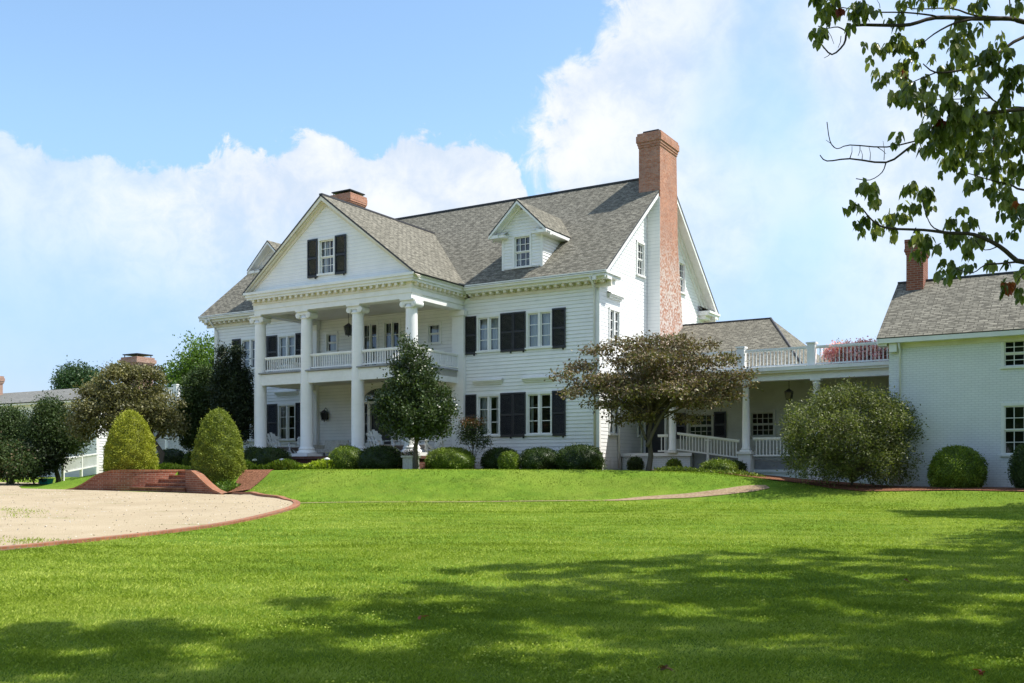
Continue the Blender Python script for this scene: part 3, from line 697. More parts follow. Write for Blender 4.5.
# the tall brick chimney on the right gable
o = None
mb = MB(); m = 'chimney_brick'
prof = [(1.2, 4.95, 7.95), (8.8, 4.95, 7.7), (12.2, 4.95, 7.12), (16.35, 4.95, 6.95)]
for (z0, a0, b0), (z1, a1, b1) in zip(prof, prof[1:]):
    xb = 0.02 if z0 < 12 else -.5
    if z0 >= 12:
        mb.hexa([(-.4, a0, z0), (.64, a0, z0), (.64, b0, z0), (-.4, b0, z0), (-.4, a1, z1), (.64, a1, z1), (.64, b1, z1), (-.4, b1, z1)], m)
    else:
        mb.hexa([(.02, a0, z0), (.64, a0, z0), (.64, b0, z0), (.02, b0, z0), (.02, a1, z1), (.64, a1, z1), (.64, b1, z1), (.02, b1, z1)], m)
for d, z0, z1 in ((.03, 16.35, 16.46), (.06, 16.46, 16.58), (.10, 16.58, 16.88), (.06, 16.88, 17.0)): mb.box(-.4 - d, .64 + d, 4.95 - d, 6.95 + d, z0, z1, m)
ch = mb.build('chimney', H_)
c = MB(); c.box(-.2, .4, 5.25, 6.6, 17.0, 17.1, 'black_metal'); c.box(-.28, .48, 5.15, 6.7, 17.1, 17.16, 'black_metal'); c.build('chimney_cap', ch)
c = MB(); c.box(.021, .643, 4.94, 4.946, 1.2, 14.0, 'siding_paint'); c.build('painted_face', ch)
ch2 = chimney(H_, -19.45, -18.05, 5.5, 6.8, 13, 17.05, corb=.08); ch2['label'] = 'short red brick chimney behind the portico gable'
# dormers
def dormer(xc):
    D = empty('dormer'); D.parent = H_
    x0, x1, yf, ze, za = xc - 1.02, xc + 1.02, .2, 11.95, 13.3
    mb = MB(); clap(mb, PF(yf), x0, x1, 10.3, ze, [(xc - .46, xc + .46, 10.42, 11.84)], e=.14)
    sl = (za - ze) / 1.42
    clap(mb, PF(yf), x0, x1, ze, za - .35, lo=lambda z: xc - (za - .12 - z) / sl * .98, hi=lambda z: xc + (za - .12 - z) / sl * .98, e=.14, m='siding_paint')
    for s, PP in ((1, PR(x1)), (-1, PL(x0))):
        hi = lambda z: (z - EZ) / SL - EO; clap(mb, PP, yf, 3, 10.3, ze + .1, hi=lambda z: max(yf, (z - EZ) / SL - EO), e=.14)
    for x in (x0, x1 - .08): mb.box(x - .012, x + .092, yf - .04, yf + .05, 10.3, ze, 'trim_paint')
    mb.build('dormer_wall', D)
    wdw = window(D, PF(yf), xc - .46, xc + .46, 10.42, 11.84, style='hung', rows=2, cols=3, curtain=.5)
    mb = MB()
    for s in (-1, 1):
        xe = xc + s * 1.45; bk = (ze - EZ) / SL - EO + .15; bk2 = (za - EZ) / SL - EO + .1
        slab(mb, [(xe, yf - .5, ze - .04), (xc, yf - .5, za), (xc, bk2, za), (xe, bk, ze - .04)], .05)
        # rake fascia and soffit
        def bar(o0, o1, d0, d1):
            mb.hexa([(xc, yf - o1, za - d1), (xe, yf - o1, ze - .04 - d1), (xe, yf - o0, ze - .04 - d1), (xc, yf - o0, za - d1), (xc, yf - o1, za - d0), (xe, yf - o1, ze - .04 - d0), (xe, yf - o0, ze - .04 - d0), (xc, yf - o0, za - d0)], 'trim_paint')
        bar(.44, .49, .08, .19); bar(0, .44, .08, .12); bar(.0, .12, .10, .24)
        xs = sorted((xc + s * .98, xc + s * 1.42)); mb.box(xs[0], xs[1], yf - .46, bk - .3, ze - .22, ze - .08, 'trim_paint')
        xs = sorted((xc + s * .70, xc + s * 1.02)); mb.box(xs[0], xs[1], yf - .40, yf - .0, ze - .20, ze - .08, 'trim_paint')
        mb.face([(xs[0], yf - .44, ze - .079), (xs[1], yf - .44, ze - .079), (xs[1], yf, ze + .12), (xs[0], yf, ze + .12)], 'trim_paint')
    mb.build('dormer_roof', D)
    return D
dormer(-3.8); dormer(-18.6)
# gutters pipes
mb = MB(); mb.tube([(-.12, -EO - .02, 9.55), (-.12, -.3, 9.25), (-.16, -.08, 9.0), (-.16, -.08, 1.6)], .045, 'trim_paint', 8); mb.build('downspout', H_)
mb = MB(); mb.tube([(XL + .1, -EO - .02, 9.55), (XL + .1, -.3, 9.25), (XL + .2, -.08, 8.9), (XL + .2, -.08, 1.6)], .045, 'trim_paint', 8); mb.build('downspout', H_)
mb = MB(); mb.tube([(.1, 1.75, 5.5), (.1, 1.75, 1.7)], .05, 'trim_paint', 8); mb.build('downspout', H_)

# ---------------- portico
Po = empty('portico'); Po.parent = H_
YA = -3.95      # front plane of the architrave
mb = MB()
mb.box(PX0 - .1, PX1 + .1, -4.35, -.03, 1.2, 2.08, 'dark_brick'); mb.box(PX0 - .18, PX1 + .18, -4.45, -.031, 2.08, 2.2, 'dark_brick')
mb.box(-12.9, -10.0, -4.8, -4.46, 1.2, 1.9, 'dark_brick')
mb.build('portico_base', Po)
AZ0, AZ1 = 8.75, 9.22
mb = MB(); bw = .52
def ring(z0, z1, d, m='trim_paint', inner=None):
    w_ = bw if inner is None else inner
    mb.box(PX0 - d + .05, PX1 + d - .05, YA - d, YA + w_, z0, z1, m)
    mb.box(PX0 - d + .05, PX0 + .05 + w_, YA + w_ + .001, -.05, z0, z1, m); mb.box(PX1 - .05 - w_, PX1 + d - .05, YA + w_ + .001, -.05, z0, z1, m)
PX0e, PX1e = PX0, PX1
ring(AZ0, 8.98, 0); ring(8.98, 9.2, .03); ring(9.2, 9.26, .07, 'cream_paint'); ring(9.26, 9.42, .05, 'cream_paint'); ring(9.42, 9.52, .24); ring(9.52, 9.64, .30); ring(9.64, 9.75, .36)
x = PX0 + .12
while x < PX1 - .15: mb.box(x, x + .13, YA - .21, YA - .05, 9.30, 9.419, 'cream_paint'); x += .33
y = YA + .1
while y < -.2:
    mb.box(PX1 + .0, PX1 + .16, y, y + .13, 9.30, 9.419, 'cream_paint'); mb.box(PX0 - .16, PX0 - .0, y, y + .13, 9.30, 9.419, 'cream_paint'); y += .33
mb.build('entablature', Po)
mb = MB(); mb.box(PX0 + .7, PX1 - .7, YA + .5, -.04, 8.95, 9.0, 'ceiling_paint'); mb.build('portico_ceiling', Po)
# pediment
mb = MB(); sy = YA + .02; ax = PXC; apz = 13.66; ps = (apz - 9.72) / (PXC - PEX0)
clap(mb, PF(sy), PX0, PX1, 9.75, apz - .3, [(-11.80, -10.86, 10.2, 11.78)], lo=lambda z: ax - (apz - .1 - z) / ps, hi=lambda z: ax + (apz - .1 - z) / ps * (PEX1 - PXC) / (PXC - PEX0), e=.16, step=.008)
mb.build('tympanum', Po)
window(Po, PF(sy), -11.80, -10.86, 10.2, 11.78, style='hung', rows=2, cols=3, curtain=.7)
shutter(Po, PF(sy), -12.42, -11.84, 10.12, 11.82); shutter(Po, PF(sy), -10.82, -10.20, 10.12, 11.82)
mb = MB(); bk = (apz - EZ) / SL - EO
for s in (-1, 1):
    xe = PEX1 if s > 0 else PEX0; ze = 9.74
    slab(mb, [(xe, PEY, ze), (ax, PEY, apz), (ax, bk + .1, apz), (xe, -.5, ze)], .075)
mb.box(ax - .09, ax + .09, PEY, bk, apz - .05, apz + .03, 'lead')
mb.build('portico_roof', Po)
mb = MB()
for s in (-1, 1):
    xe = PEX1 if s > 0 else PEX0
    def bar(y0, y1, d0, d1, m='trim_paint', k=0):
        mb.hexa([(ax, y0, apz - d1), (xe, y0, 9.74 - d1 + k), (xe, y1, 9.74 - d1 + k), (ax, y1, apz - d1), (ax, y0, apz - d0), (xe, y0, 9.74 - d0), (xe, y1, 9.74 - d0), (ax, y1, apz - d0)], m)
    bar(PEY + .02, PEY + .07, .10, .26, 'cream_paint', .16); bar(PEY + .07, sy, .11, .15, 'cream_paint', .05); bar(sy - .22, sy - .0, .15, .26, 'cream_paint', .1); bar(sy - .06, sy - .001, .24, .46, 'cream_paint', .2)
mb.build('rake_board', Po)
# columns
def column(x, y, z0=2.2, z1=8.75, r=.285):
    mb = MB(); mb.box(x - .47, x + .47, y - .47, y + .47, z0, z0 + .14, 'column_paint')
    prof = [(.42, z0 + .14), (.44, z0 + .18), (.42, z0 + .24), (.36, z0 + .27), (.35, z0 + .30), (.37, z0 + .33), (.36, z0 + .37), (.32, z0 + .40), (r, z0 + .46), (r, z0 + 2.3), (r * .95, z0 + 4.3), (r * .87, z1 - .42), (r * .87, z1 - .38), (.29, z1 - .36), (.29, z1 - .32), (.26, z1 - .31), (.26, z1 - .2)]
    mb.lathe(x, y, prof, 'column_paint', 32); c_ = mb.build('column', Po)
    k = MB(); k.box(x - .36, x + .36, y - .36, y + .36, z1 - .07, z1 + .001, 'trim_paint'); k.box(x - .30, x + .30, y - .28, y + .28, z1 - .2, z1 - .07, 'trim_paint')
    for sx in (-1, 1):     # volutes: drums along y
        cx, cz = x + sx * .30, z1 - .21; n = 16
        for rr, yy in ((.135, .27), (.095, .29), (.04, .305)):
            ring_ = [(cx + rr * math.cos(2 * math.pi * q / n), y - yy, cz + rr * math.sin(2 * math.pi * q / n)) for q in range(n)]
            k.prism(ring_, (0, 2 * yy, 0), 'trim_paint')
    k.build('capital', c_); return c_
CY = -3.6
for x in (-15.71, -12.83, -9.86, -6.95): column(x, CY)
for x in (-15.65, -6.93):
    mb = MB(); mb.box(x - .32, x + .32, -.22, -.03, 2.2, 8.75, 'column_paint'); mb.box(x - .4, x + .4, -.3, -.029, 8.5, 8.74, 'trim_paint'); mb.box(x - .4, x + .4, -.3, -.029, 2.2, 2.45, 'trim_paint'); mb.build('pilaster', Po)
mb = MB(); fz = 6.08
mb.box(-15.55, -6.95, -3.72, -.05, 5.75, fz - .06, 'ceiling_paint'); mb.box(-15.75, -6.9, -3.85, -.049, fz - .06, fz, 'deck_grey')
for a, b in ((5.5, 5.99),): mb.box(-15.65, -6.95, -3.76, -3.5, a, b, 'trim_paint'); mb.box(-15.65, -15.41, -3.499, -.05, a, b, 'trim_paint'); mb.box(-7.19, -6.95, -3.499, -.05, a, b, 'trim_paint')
mb.build('balcony', Po)
cs = [-15.64, -12.83, -9.86, -6.95]
for a, b in zip(cs, cs[1:]): balustrade(Po, (a + .29, -3.62), (b - .29, -3.62), fz, .72, .13)
balustrade(Po, (-6.95, -3.25), (-6.95, -.1), fz, .72, .13); balustrade(Po, (-15.55, -3.25), (-15.55, -.1), fz, .72, .13)

# ---------------- porch link with its hipped building
B_ = house_empty('porch_link', label='low link between house and wing with hipped grey roof, open porch and roof balcony', cat='porch')
FZ = 2.32; DZ = 5.62
mb = MB(); back = [(2.2, 3.4, 3.0, 4.1), (5.0, 6.1, 3.0, 4.1), (.02, .5, 2.35, 4.25)]
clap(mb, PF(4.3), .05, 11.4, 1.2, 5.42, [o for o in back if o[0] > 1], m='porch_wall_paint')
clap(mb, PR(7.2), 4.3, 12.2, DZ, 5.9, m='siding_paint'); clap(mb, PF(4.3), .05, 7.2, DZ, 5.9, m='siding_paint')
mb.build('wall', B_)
for a, b, c_, d in back[:2]: window(B_, PF(4.3), a, b, c_, d, style='hung', rows=2, cols=4, curtain=0, frame='porch_wall_paint')  # window frames take the same shade-darkened colour as the wall
shutter(B_, PF(4.3), 1.66, 2.16, 2.98, 4.12); shutter(B_, PF(4.3), 3.44, 3.98, 2.98, 4.12)
mb = MB(); mb.pbox(PF(4.3), .25, 1.15, 2.34, 4.3, 0, .05, 'shutter_paint'); mb.pbox(PF(4.3), .15, .25, 2.34, 4.4, 0, .07, 'trim_paint'); mb.pbox(PF(4.3), 1.15, 1.25, 2.34, 4.4, 0, .07, 'trim_paint'); mb.pbox(PF(4.3), .15, 1.25, 4.3, 4.4, .0, .071, 'trim_paint'); mb.build('door', B_)
mb = MB(); rp = [(.0, 3.2), (7.5, 3.2), (7.5, 12.8), (.0, 12.8)]; ez = 5.85; rzh = 8.55; rdx = 4.8; rdy = 8.0
slab(mb, [(.02, 3.2, ez), (7.5, 3.2, ez), (rdx, rdy, rzh), (.02, rdy, rzh)], .05); slab(mb, [(7.5, 12.8, ez), (.02, 12.8, ez), (.02, rdy, rzh), (rdx, rdy, rzh)], .05); slab(mb, [(7.5, 3.2, ez), (7.5, 12.8, ez), (rdx, rdy, rzh)], .05)
mb.box(.02, rdx, rdy - .08, rdy + .08, rzh - .03, rzh + .03, 'lead'); mb.tube([(7.5, 3.2, ez + .01), (rdx, rdy, rzh + .01)], .05, 'lead', 5)
mb.build('roof', B_)
PYF = 2.1
mb = MB(); mb.box(.03, 11.38, PYF - .35, 4.28, 5.42, DZ, 'trim_paint'); mb.box(.03, 11.38, PYF - .43, PYF - .351, 5.5, DZ + .02, 'trim_paint')
mb.box(.03, 11.38, PYF - .18, PYF + .18, 5.14, 5.42, 'trim_paint'); mb.box(.03, 11.38, PYF - .22, PYF + .2, 5.34, 5.421, 'cream_paint')
mb.box(.03, 11.38, PYF + .18, 4.26, 5.36, 5.419, 'ceiling_paint'); mb.build('balcony', B_)
balx = [.2, 5.4, 8.2, 11.3]
for a, b in zip(balx, balx[1:]): balustrade(B_, (a + .17, PYF - .1), (b - .17, PYF - .1), DZ, .80, .14)
for x in balx[:3]: post(B_, x, PYF - .1, DZ, .88, .3)
mb = MB(); mb.box(.05, 3.2, PYF, 4.28, FZ - .12, FZ, 'deck_grey'); mb.box(.05, 3.25, PYF - .04, PYF - .001, FZ - .14, FZ + .0, 'trim_paint'); mb.box(.07, 3.15, PYF + .05, 4.25, .9, FZ - .12, 'painted_brick')
mb.box(3.2, 11.3, PYF + .25, 4.28, .8, 1.62, 'painted_brick'); mb.box(3.2, 11.3, PYF + .2, PYF + .249, 1.5, 1.62, 'painted_brick')
mb.hexa([(3.2, PYF + .3, 1.6), (6.9, PYF + .3, 1.6), (6.9, 4.2, 1.6), (3.2, 4.2, 1.6), (3.2, PYF + .3, FZ - .01), (6.9, PYF + .3, 1.9), (6.9, 4.2, 1.9), (3.2, 4.2, FZ - .01)], 'deck_grey')
mb.box(6.9, 11.3, PYF + .24, 4.2, 1.62, 2.05, 'deck_grey'); mb.build('porch_floor', B_)
def porch_column(x, z0, z1, ped):
    mb = MB(); y = PYF
    if ped: mb.box(x - .26, x + .26, y - .26, y + .26, 1.0, z0 - .1, 'trim_paint'); mb.box(x - .31, x + .31, y - .31, y + .31, z0 - .1, z0, 'trim_paint')
    mb.box(x - .2, x + .2, y - .2, y + .2, z0, z0 + .07, 'column_paint')
    mb.lathe(x, y, [(.19, z0 + .07), (.19, z0 + .14), (.155, z0 + .17), (.15, z0 + 1.2), (.125, z1 - .2), (.15, z1 - .18), (.15, z1 - .13), (.13, z1 - .12), (.19, z1 - .07)], 'column_paint', 20)
    mb.box(x - .2, x + .2, y - .2, y + .2, z1 - .07, z1, 'trim_paint'); return mb.build('column', B_)
porch_column(2.4, FZ, 5.14, False); porch_column(5.55, 2.34, 5.14, True); porch_column(8.35, 2.34, 5.14, True)
balustrade(B_, (2.62, PYF), (5.28, PYF), 2.36, .82, .13, 2.0); balustrade(B_, (5.84, PYF), (8.05, PYF), 2.08, .82, .13, 2.08); balustrade(B_, (8.65, PYF), (11.3, PYF), 2.08, .82, .13); balustrade(B_, (1.75, PYF), (2.2, PYF), 2.3, .8, .13)
post(B_, 3.95, PYF, 1.6, 1.2, .09)

# ---------------- right wing (painted brick)
Wg = house_empty('side_wing', label='two-storey white painted brick wing with grey roof at the right', cat='house')
WX0, WX1, WE, WS, WR = 11.41, 24, 6.28, .63, 3.75
wz = lambda y: WE + WS * (y + .35)
wops = [(15.0, 16.05, 5.02, 6.0), (15.0, 16.05, 2.08, 3.82), (18.6, 19.65, 5.02, 6.0), (18.6, 19.65, 2.08, 3.82), (22, 23, 2.08, 3.82)]
mb = MB(); flatwall(mb, PF(0), WX0, WX1, .7, 6.2, wops, 'painted_brick')
for PP in (PL(WX0), PR(WX1)):
    mb.face([PP(0, .7, 0), PP(2 * WR, .7, 0), PP(2 * WR, 6.2, 0), PP(WR, wz(WR) - .1, 0), PP(0, 6.2, 0)], 'painted_brick')
mb.face([(WX0, 2 * WR, .7), (WX1, 2 * WR, .7), (WX1, 2 * WR, 6.2), (WX0, 2 * WR, 6.2)], 'painted_brick')
mb.build('wall', Wg)
for a, b, c_, d in wops: window(Wg, PF(0), a, b, c_, d, style='hung', rows=2, cols=3, curtain=0 if c_ > 4 else 0, proud=.01)
mb = MB()
slab(mb, [(WX0 - .35, -.40, wz(-.40)), (WX1 + .35, -.40, wz(-.40)), (WX1 + .35, WR, wz(WR)), (WX0 - .35, WR, wz(WR))], .05); slab(mb, [(WX1 + .35, 2 * WR + .4, wz(-.4)), (WX0 - .35, 2 * WR + .4, wz(-.4)), (WX0 - .35, WR, wz(WR)), (WX1 + .35, WR, wz(WR))], .05)
mb.box(WX0 - .35, WX1 + .35, WR - .09, WR + .09, wz(WR) - .03, wz(WR) + .03, 'lead'); mb.build('roof', Wg)
mb = MB(); mb.box(WX0 - .33, WX1 + .3, -.34, -.001, 6.06, 6.13, 'trim_paint'); mb.box(WX0 - .33, WX1 + .3, -.38, -.32, 6.06, 6.24, 'trim_paint'); mb.box(WX0 - .02, WX1, -.05, -.002, 5.9, 6.06, 'cream_paint')
mb.box(WX0 - .33, WX0 - .02, -.3, .25, 5.98, 6.1, 'trim_paint'); mb.box(WX0 + .05, WX0 + .30, -.26, -.051, 5.75, 6.05, 'trim_paint'); mb.build('cornice', Wg)
for s in (0, 1):
    mb = MB(); ya = -.4 if s == 0 else 2 * WR + .4; q = wz(-.4); B = WR
    mb.hexa([(WX0 - .33, ya, q - .22), (WX0 - .28, ya, q - .22), (WX0 - .28, B, wz(WR) - .22), (WX0 - .33, B, wz(WR) - .22), (WX0 - .33, ya, q - .06), (WX0 - .28, ya, q - .06), (WX0 - .28, B, wz(WR) - .06), (WX0 - .33, B, wz(WR) - .06)], 'trim_paint'); mb.build('rake_board', Wg)
mb = MB(); mb.tube([(WX0 + .38, -.3, 6.06), (WX0 + .38, -.08, 5.75), (WX0 + .38, -.07, 1.1)], .04, 'trim_paint', 8); mb.build('downspout', Wg)
chimney(Wg, 11.48, 12.08, 3.05, 4.2, 7.5, 10.35, m='red_brick', corb=.05, plate=False)

# ---------------- left wing
Lw = house_empty('far_wing', label='low white wing with grey roof and two brick chimneys at the far left', cat='house')
LX1, LX0 = -32.6, -60
mb = MB(); flatwall(mb, PF(0), LX0, LX1, .7, 5.75, [(-38.6, -37.4, 2.2, 4.0), (-43.6, -42.4, 2.2, 4.0)], 'siding_paint')
clap(mb, PR(LX1), 0, 9, .8, 5.75); mb.face([(LX0, 0, .7), (LX0, 9, .7), (LX0, 9, 5.8), (LX0, 0, 5.8)], 'siding_paint'); mb.face([(LX0, 9, .7), (LX1, 9, .7), (LX1, 9, 5.8), (LX0, 9, 5.8)], 'siding_paint')
mb.box(LX1 - .1, LX1 + .05, -.05, .12, .8, 5.75, 'trim_paint'); mb.box(LX0, LX1 + .35, -.4, -.001, 5.62, 5.75, 'trim_paint'); mb.box(LX1 + .001, LX1 + .35, 0, 9, 5.62, 5.75, 'trim_paint'); mb.build('wall', Lw)
for a in (-38.6, -43.6): window(Lw, PF(0), a, a + 1.2, 2.2, 4.0, style='hung', rows=2, cols=3, curtain=.4)
mb = MB(); zr = 7.05
slab(mb, [(LX0, -.45, 5.76), (LX1 + .4, -.45, 5.76), (LX1 - 3.2, 4.5, zr), (LX0, 4.5, zr)], .06, 'roof_shingle_far'); slab(mb, [(LX1 + .4, 9.45, 5.76), (LX0, 9.45, 5.76), (LX0, 4.5, zr), (LX1 - 3.2, 4.5, zr)], .06, 'roof_shingle_far'); slab(mb, [(LX1 + .4, -.45, 5.76), (LX1 + .4, 9.45, 5.76), (LX1 - 3.2, 4.5, zr)], .06, 'roof_shingle_far')
mb.build('roof', Lw)
chimney(Lw, -34.5, -33.1, 3.2, 4.4, 5, 8.6, m='pale_brick', corb=.14); chimney(Lw, -49.2, -48.1, 2.6, 3.8, 5, 8.15, m='pale_brick', plate=False)
# left link: mirrored porch between the far wing and the house
Ll = house_empty('left_porch_link', label='white porch link with roof railing between the house and the far wing', cat='porch')
mb = MB(); clap(mb, PF(4.3), LX1, XL, 1, 5.4, [(-27.5, -26.4, 3, 4.2), (-30.6, -29.5, 3, 4.2)]); mb.build('wall', Ll)
window(Ll, PF(4.3), -27.5, -26.4, 3, 4.2, style='hung', rows=2, cols=3, curtain=.3); window(Ll, PF(4.3), -30.6, -29.5, 3, 4.2, style='hung', rows=2, cols=3, curtain=.3)
mb = MB(); mb.box(LX1 + .1, XL - .1, 1.75, 4.28, 5.42, 5.6, 'trim_paint'); mb.box(LX1 + .1, XL - .1, 1.92, 2.28, 5.14, 5.42, 'trim_paint'); mb.build('balcony', Ll)
bx = [-32.3, -29.6, -28.1, -23.2]
for a, b in zip(bx, bx[1:]): balustrade(Ll, (a + .15, 2), (b - .15, 2), 5.6, .8, .15)
for x in bx[1:3]: post(Ll, x, 2, 5.6, .9, .28)
for x in (-31.9, -29, -26, -23.4): mb = MB(); mb.lathe(x, 2.1, [(.16, 2.0), (.15, 3), (.13, 5.0), (.18, 5.14)], 'column_paint', 16); mb.build('column', Ll)
mb = MB(); mb.box(LX1 + .1, XL - .1, 2.0, 4.25, 1.0, 2.0, 'painted_brick'); mb.build('porch_floor', Ll)

# ------------------------------------------------------------------ terrace walls and steps
def wall_curve(pts, ztop, thick=.3):
    """curved brick wall: body and cap"""
    L = smooth_line(pts, 6); zt = np.interp(np.linspace(0, 1, len(L)), np.linspace(0, 1, len(ztop)), ztop)
    body, cap = MB(), MB(); S = []
    for k, p in enumerate(L):
        d = Vector(L[min(k + 1, len(L) - 1)]) - Vector(L[max(k - 1, 0)]); d.normalize(); n = Vector((-d.y, d.x)) * thick / 2; S.append((Vector(p) - n, Vector(p) + n, zt[k], d, n))
    dist = 0
    for k in range(len(S) - 1):
        a, b = S[k], S[k + 1]
        for e in (0, 1):
            body.face([(a[e].x, a[e].y, .3), (b[e].x, b[e].y, .3), (b[e].x, b[e].y, b[2] - .08), (a[e].x, a[e].y, a[2] - .08)], 'red_brick')
        q = []
        for zc in (-.08, 0):
            for s_, t_ in ((a, -1.12), (b, -1.12), (b, 1.12), (a, 1.12)):
                c_ = (s_[0] + s_[1]) / 2 + s_[4] * t_; q.append((c_.x, c_.y, s_[2] + zc))
        cap.hexa(q, 'brick_cap')
    for a in (S[0], S[-1]): body.face([(a[0].x, a[0].y, .3), (a[1].x, a[1].y, .3), (a[1].x, a[1].y, a[2] - .08), (a[0].x, a[0].y, a[2] - .08)], 'red_brick')
    return body, cap
for pts, lab in (([(-15.45, -8.15), (-15.55, -9.2), (-15.95, -9.9), (-16.7, -10.4), (-17.7, -10.65), (-18.6, -10.8), (-19.7, -10.95)], 'long curved red brick retaining wall left of the steps'),
                 ([(-13.55, -8.15), (-13.5, -9.2), (-13.2, -9.9), (-12.6, -10.25), (-12.0, -10.4), (-11.2, -10.55), (-10.35, -10.7)], 'short curved red brick retaining wall sloping down right of the steps')):
    rw = house_empty('retaining_wall', label=lab, cat='wall', group='brick walls flanking the steps')
    b1, c1 = wall_curve(pts, [1.62, 1.62, 1.62, 1.62, 1.62, 1.60, 1.45, 1.15, .86, .74] if 'long' in lab else [1.62, 1.62, 1.62, 1.62, 1.60, 1.58, 1.40, 1.12, .86, .72]); b1.build('wall_body', rw); c1.build('coping', rw)
st = house_empty('garden_steps', label='flight of red brick steps between the curved brick walls', cat='steps')
zs0 = thz(-14.5, -10.6)
for i in range(5):
    yf = -10.35 + i * .42; zt_ = zs0 + .02 + (i + 1) * .163; wl_ = [-16.35, -15.95, -15.65, -15.5, -15.4][i]; wr_ = [-13.0, -13.25, -13.4, -13.45, -13.5][i]
    mb = MB(); mb.box(wl_, wr_, yf + .03, -8.0, zt_ - .163, zt_ - .05, 'red_brick'); mb.box(wl_, wr_, yf, (-8.0 + .001 * i) if i < 4 else -6.4, zt_ - .05, zt_ + (.03 if i == 4 else 0), 'brick_cap'); mb.build('step', st)


# ------------------------------------------------------------------ foliage helpers
def unit(n):
    u = rng.normal(size=(n, 3)); return u / np.linalg.norm(u, axis=1, keepdims=True)
def leaves(Pc, L, out=None, bias=.6, droop=0., wr=.5, var=None, fold=.12):
    """leaf quads: Pc (n,3) bases, L length; out = preferred direction of growth"""
    n = len(Pc); d = unit(n)
    if out is not None: d = d + out * bias
    d[:, 2] -= droop; d /= np.linalg.norm(d, axis=1, keepdims=True)
    w_ = np.cross(d, unit(n)); w_ /= np.linalg.norm(w_, axis=1, keepdims=True) + 1e-9
    nn_ = np.cross(d, w_); Ls = L * rng.uniform(.7, 1.25, (n, 1))
    mid = Pc + d * Ls * .5 + nn_ * Ls * fold
    V = np.stack([Pc, mid + w_ * Ls * wr / 2, Pc + d * Ls, mid - w_ * Ls * wr / 2], 1).reshape(-1, 3)
    F = np.arange(4 * n).reshape(n, 4)
    v = rng.uniform(0, 1, n) if var is None else np.clip(var, 0, 1)
    return V, F, np.repeat(v, 4)
def lump_points(lumps, nclump, per, cr, shell=.55, flat=1., tight=False):
    wts = np.array([l[3] * l[4] + l[3] * l[5] + l[4] * l[5] for l in lumps]); wts = wts / wts.sum()
    P_, O_, V_ = [], [], []
    for l, wq in zip(lumps, wts):
        k = max(1, int(nclump * wq)); u = unit(k); r = rng.uniform(shell ** 3, 1, (k, 1)) ** (1 / 3)
        c = np.array(l[:3]) + u * r * np.array(l[3:6])
        cv = rng.uniform(.1, .9, k)
        q = rng.normal(size=(k, per, 3)) * cr * .5 * np.array([1, 1, flat])
        if tight:
            q = q / np.linalg.norm(q, axis=2, keepdims=True) * rng.uniform(0, 1, (k, per, 1)) ** .4 * cr * rng.uniform(.5, 1.3, (k, 1, 1))
            q = q * np.array([1, 1, .6]); sw = rng.uniform(0, 6.3, (k, 1)); q[:, :, 0] += q[:, :, 1] * np.sin(sw) * .6
        P_.append((c[:, None] + q).reshape(-1, 3)); O_.append(np.repeat(u, per, 0)); V_.append(np.clip(np.repeat(cv, per) * .55 + rng.uniform(0, .45, k * per), 0, 1))
    return np.concatenate(P_), np.concatenate(O_), np.concatenate(V_)
def crown(parent, lumps, nclump, per, cr, L, m, shell=.55, flat=1., bias=.5, droop=0., wr=.5, name='crown', extra=None, tight=False):
    Pp, O_, v = lump_points(lumps, nclump, per, cr, shell, flat, tight); V, F, a = leaves(Pp, L, O_, bias, droop, wr, v)
    midx = None; mats = [m]
    if extra: mats.append(extra[0]); midx = (rng.uniform(size=len(F)) < extra[1]).astype(int)
    return quads_mesh(name, V, F, mats, midx, a, parent)
def limb(a, b, n=5, wob=.12, sag=0):
    a, b = Vector(a), Vector(b); L = (b - a).length; out = []
    for k in range(n + 1):
        t = k / n; p = a.lerp(b, t)
        if 0 < k < n: p += Vector((random.gauss(0, 1), random.gauss(0, 1), random.gauss(0, .6))) * wob * L * .4
        p.z += sag * math.sin(math.pi * t) * L; out.append(p)
    return out
def trunk(parent, base, top, r, lumps, m='bark', nl=2, name='trunk', klo=3):
    """tapered trunk with limbs that run to the lumps of the crown"""
    mb = MB(); b = Vector(base); t = Vector(top); pts = limb(b - Vector((0, 0, .3)), t, 6, .05)
    mb.tube(pts, [r * 1.25] + [r * (1 - .55 * k / 6) for k in range(1, 7)], m, 10)
    for l in lumps:
        for q in range(nl):
            k = random.randint(klo, 6); s = pts[k]; e = Vector(l[:3]) + Vector((random.uniform(-.6, .6) * l[3], random.uniform(-.6, .6) * l[4], random.uniform(-.3, .6) * l[5]))
            rr = r * (.5 - .04 * k); L1 = limb(s, e, 5, .1, .04); mb.tube(L1, [rr * (1 - .8 * j / 5) for j in range(6)], m, 6)
            for z in range(3):
                s2 = L1[random.randint(2, 4)]; e2 = s2 + Vector((random.gauss(0, .5) * l[3], random.gauss(0, .5) * l[4], random.gauss(.1, .4) * l[5])); mb.tube(limb(s2, e2, 3, .1), [rr * .35, rr * .25, rr * .15, rr * .08], m, 5)
    return mb.build(name, parent, uv=False)
def tree(name, X, Y, label, cat, lumps, m, r=.12, top=None, nclump=300, per=20, cr=.4, L=.1, group=None, z0=None, klo=3, **kw):
    z0 = tz(X, Y) if z0 is None else z0
    t = empty(name, (X, Y, z0), label=label, cat=cat, group=group)
    ll = [(l[0] - X, l[1] - Y, l[2] - z0) + tuple(l[3:]) for l in lumps]
    tp = (0, 0, (min(l[2] for l in ll) + max(l[2] for l in ll)) / 2) if top is None else (top[0] - X, top[1] - Y, top[2] - z0)
    trunk(t, (0, 0, 0), tp, r, ll, klo=klo); crown(t, ll, nclump, per, cr, L, m, **kw); return t
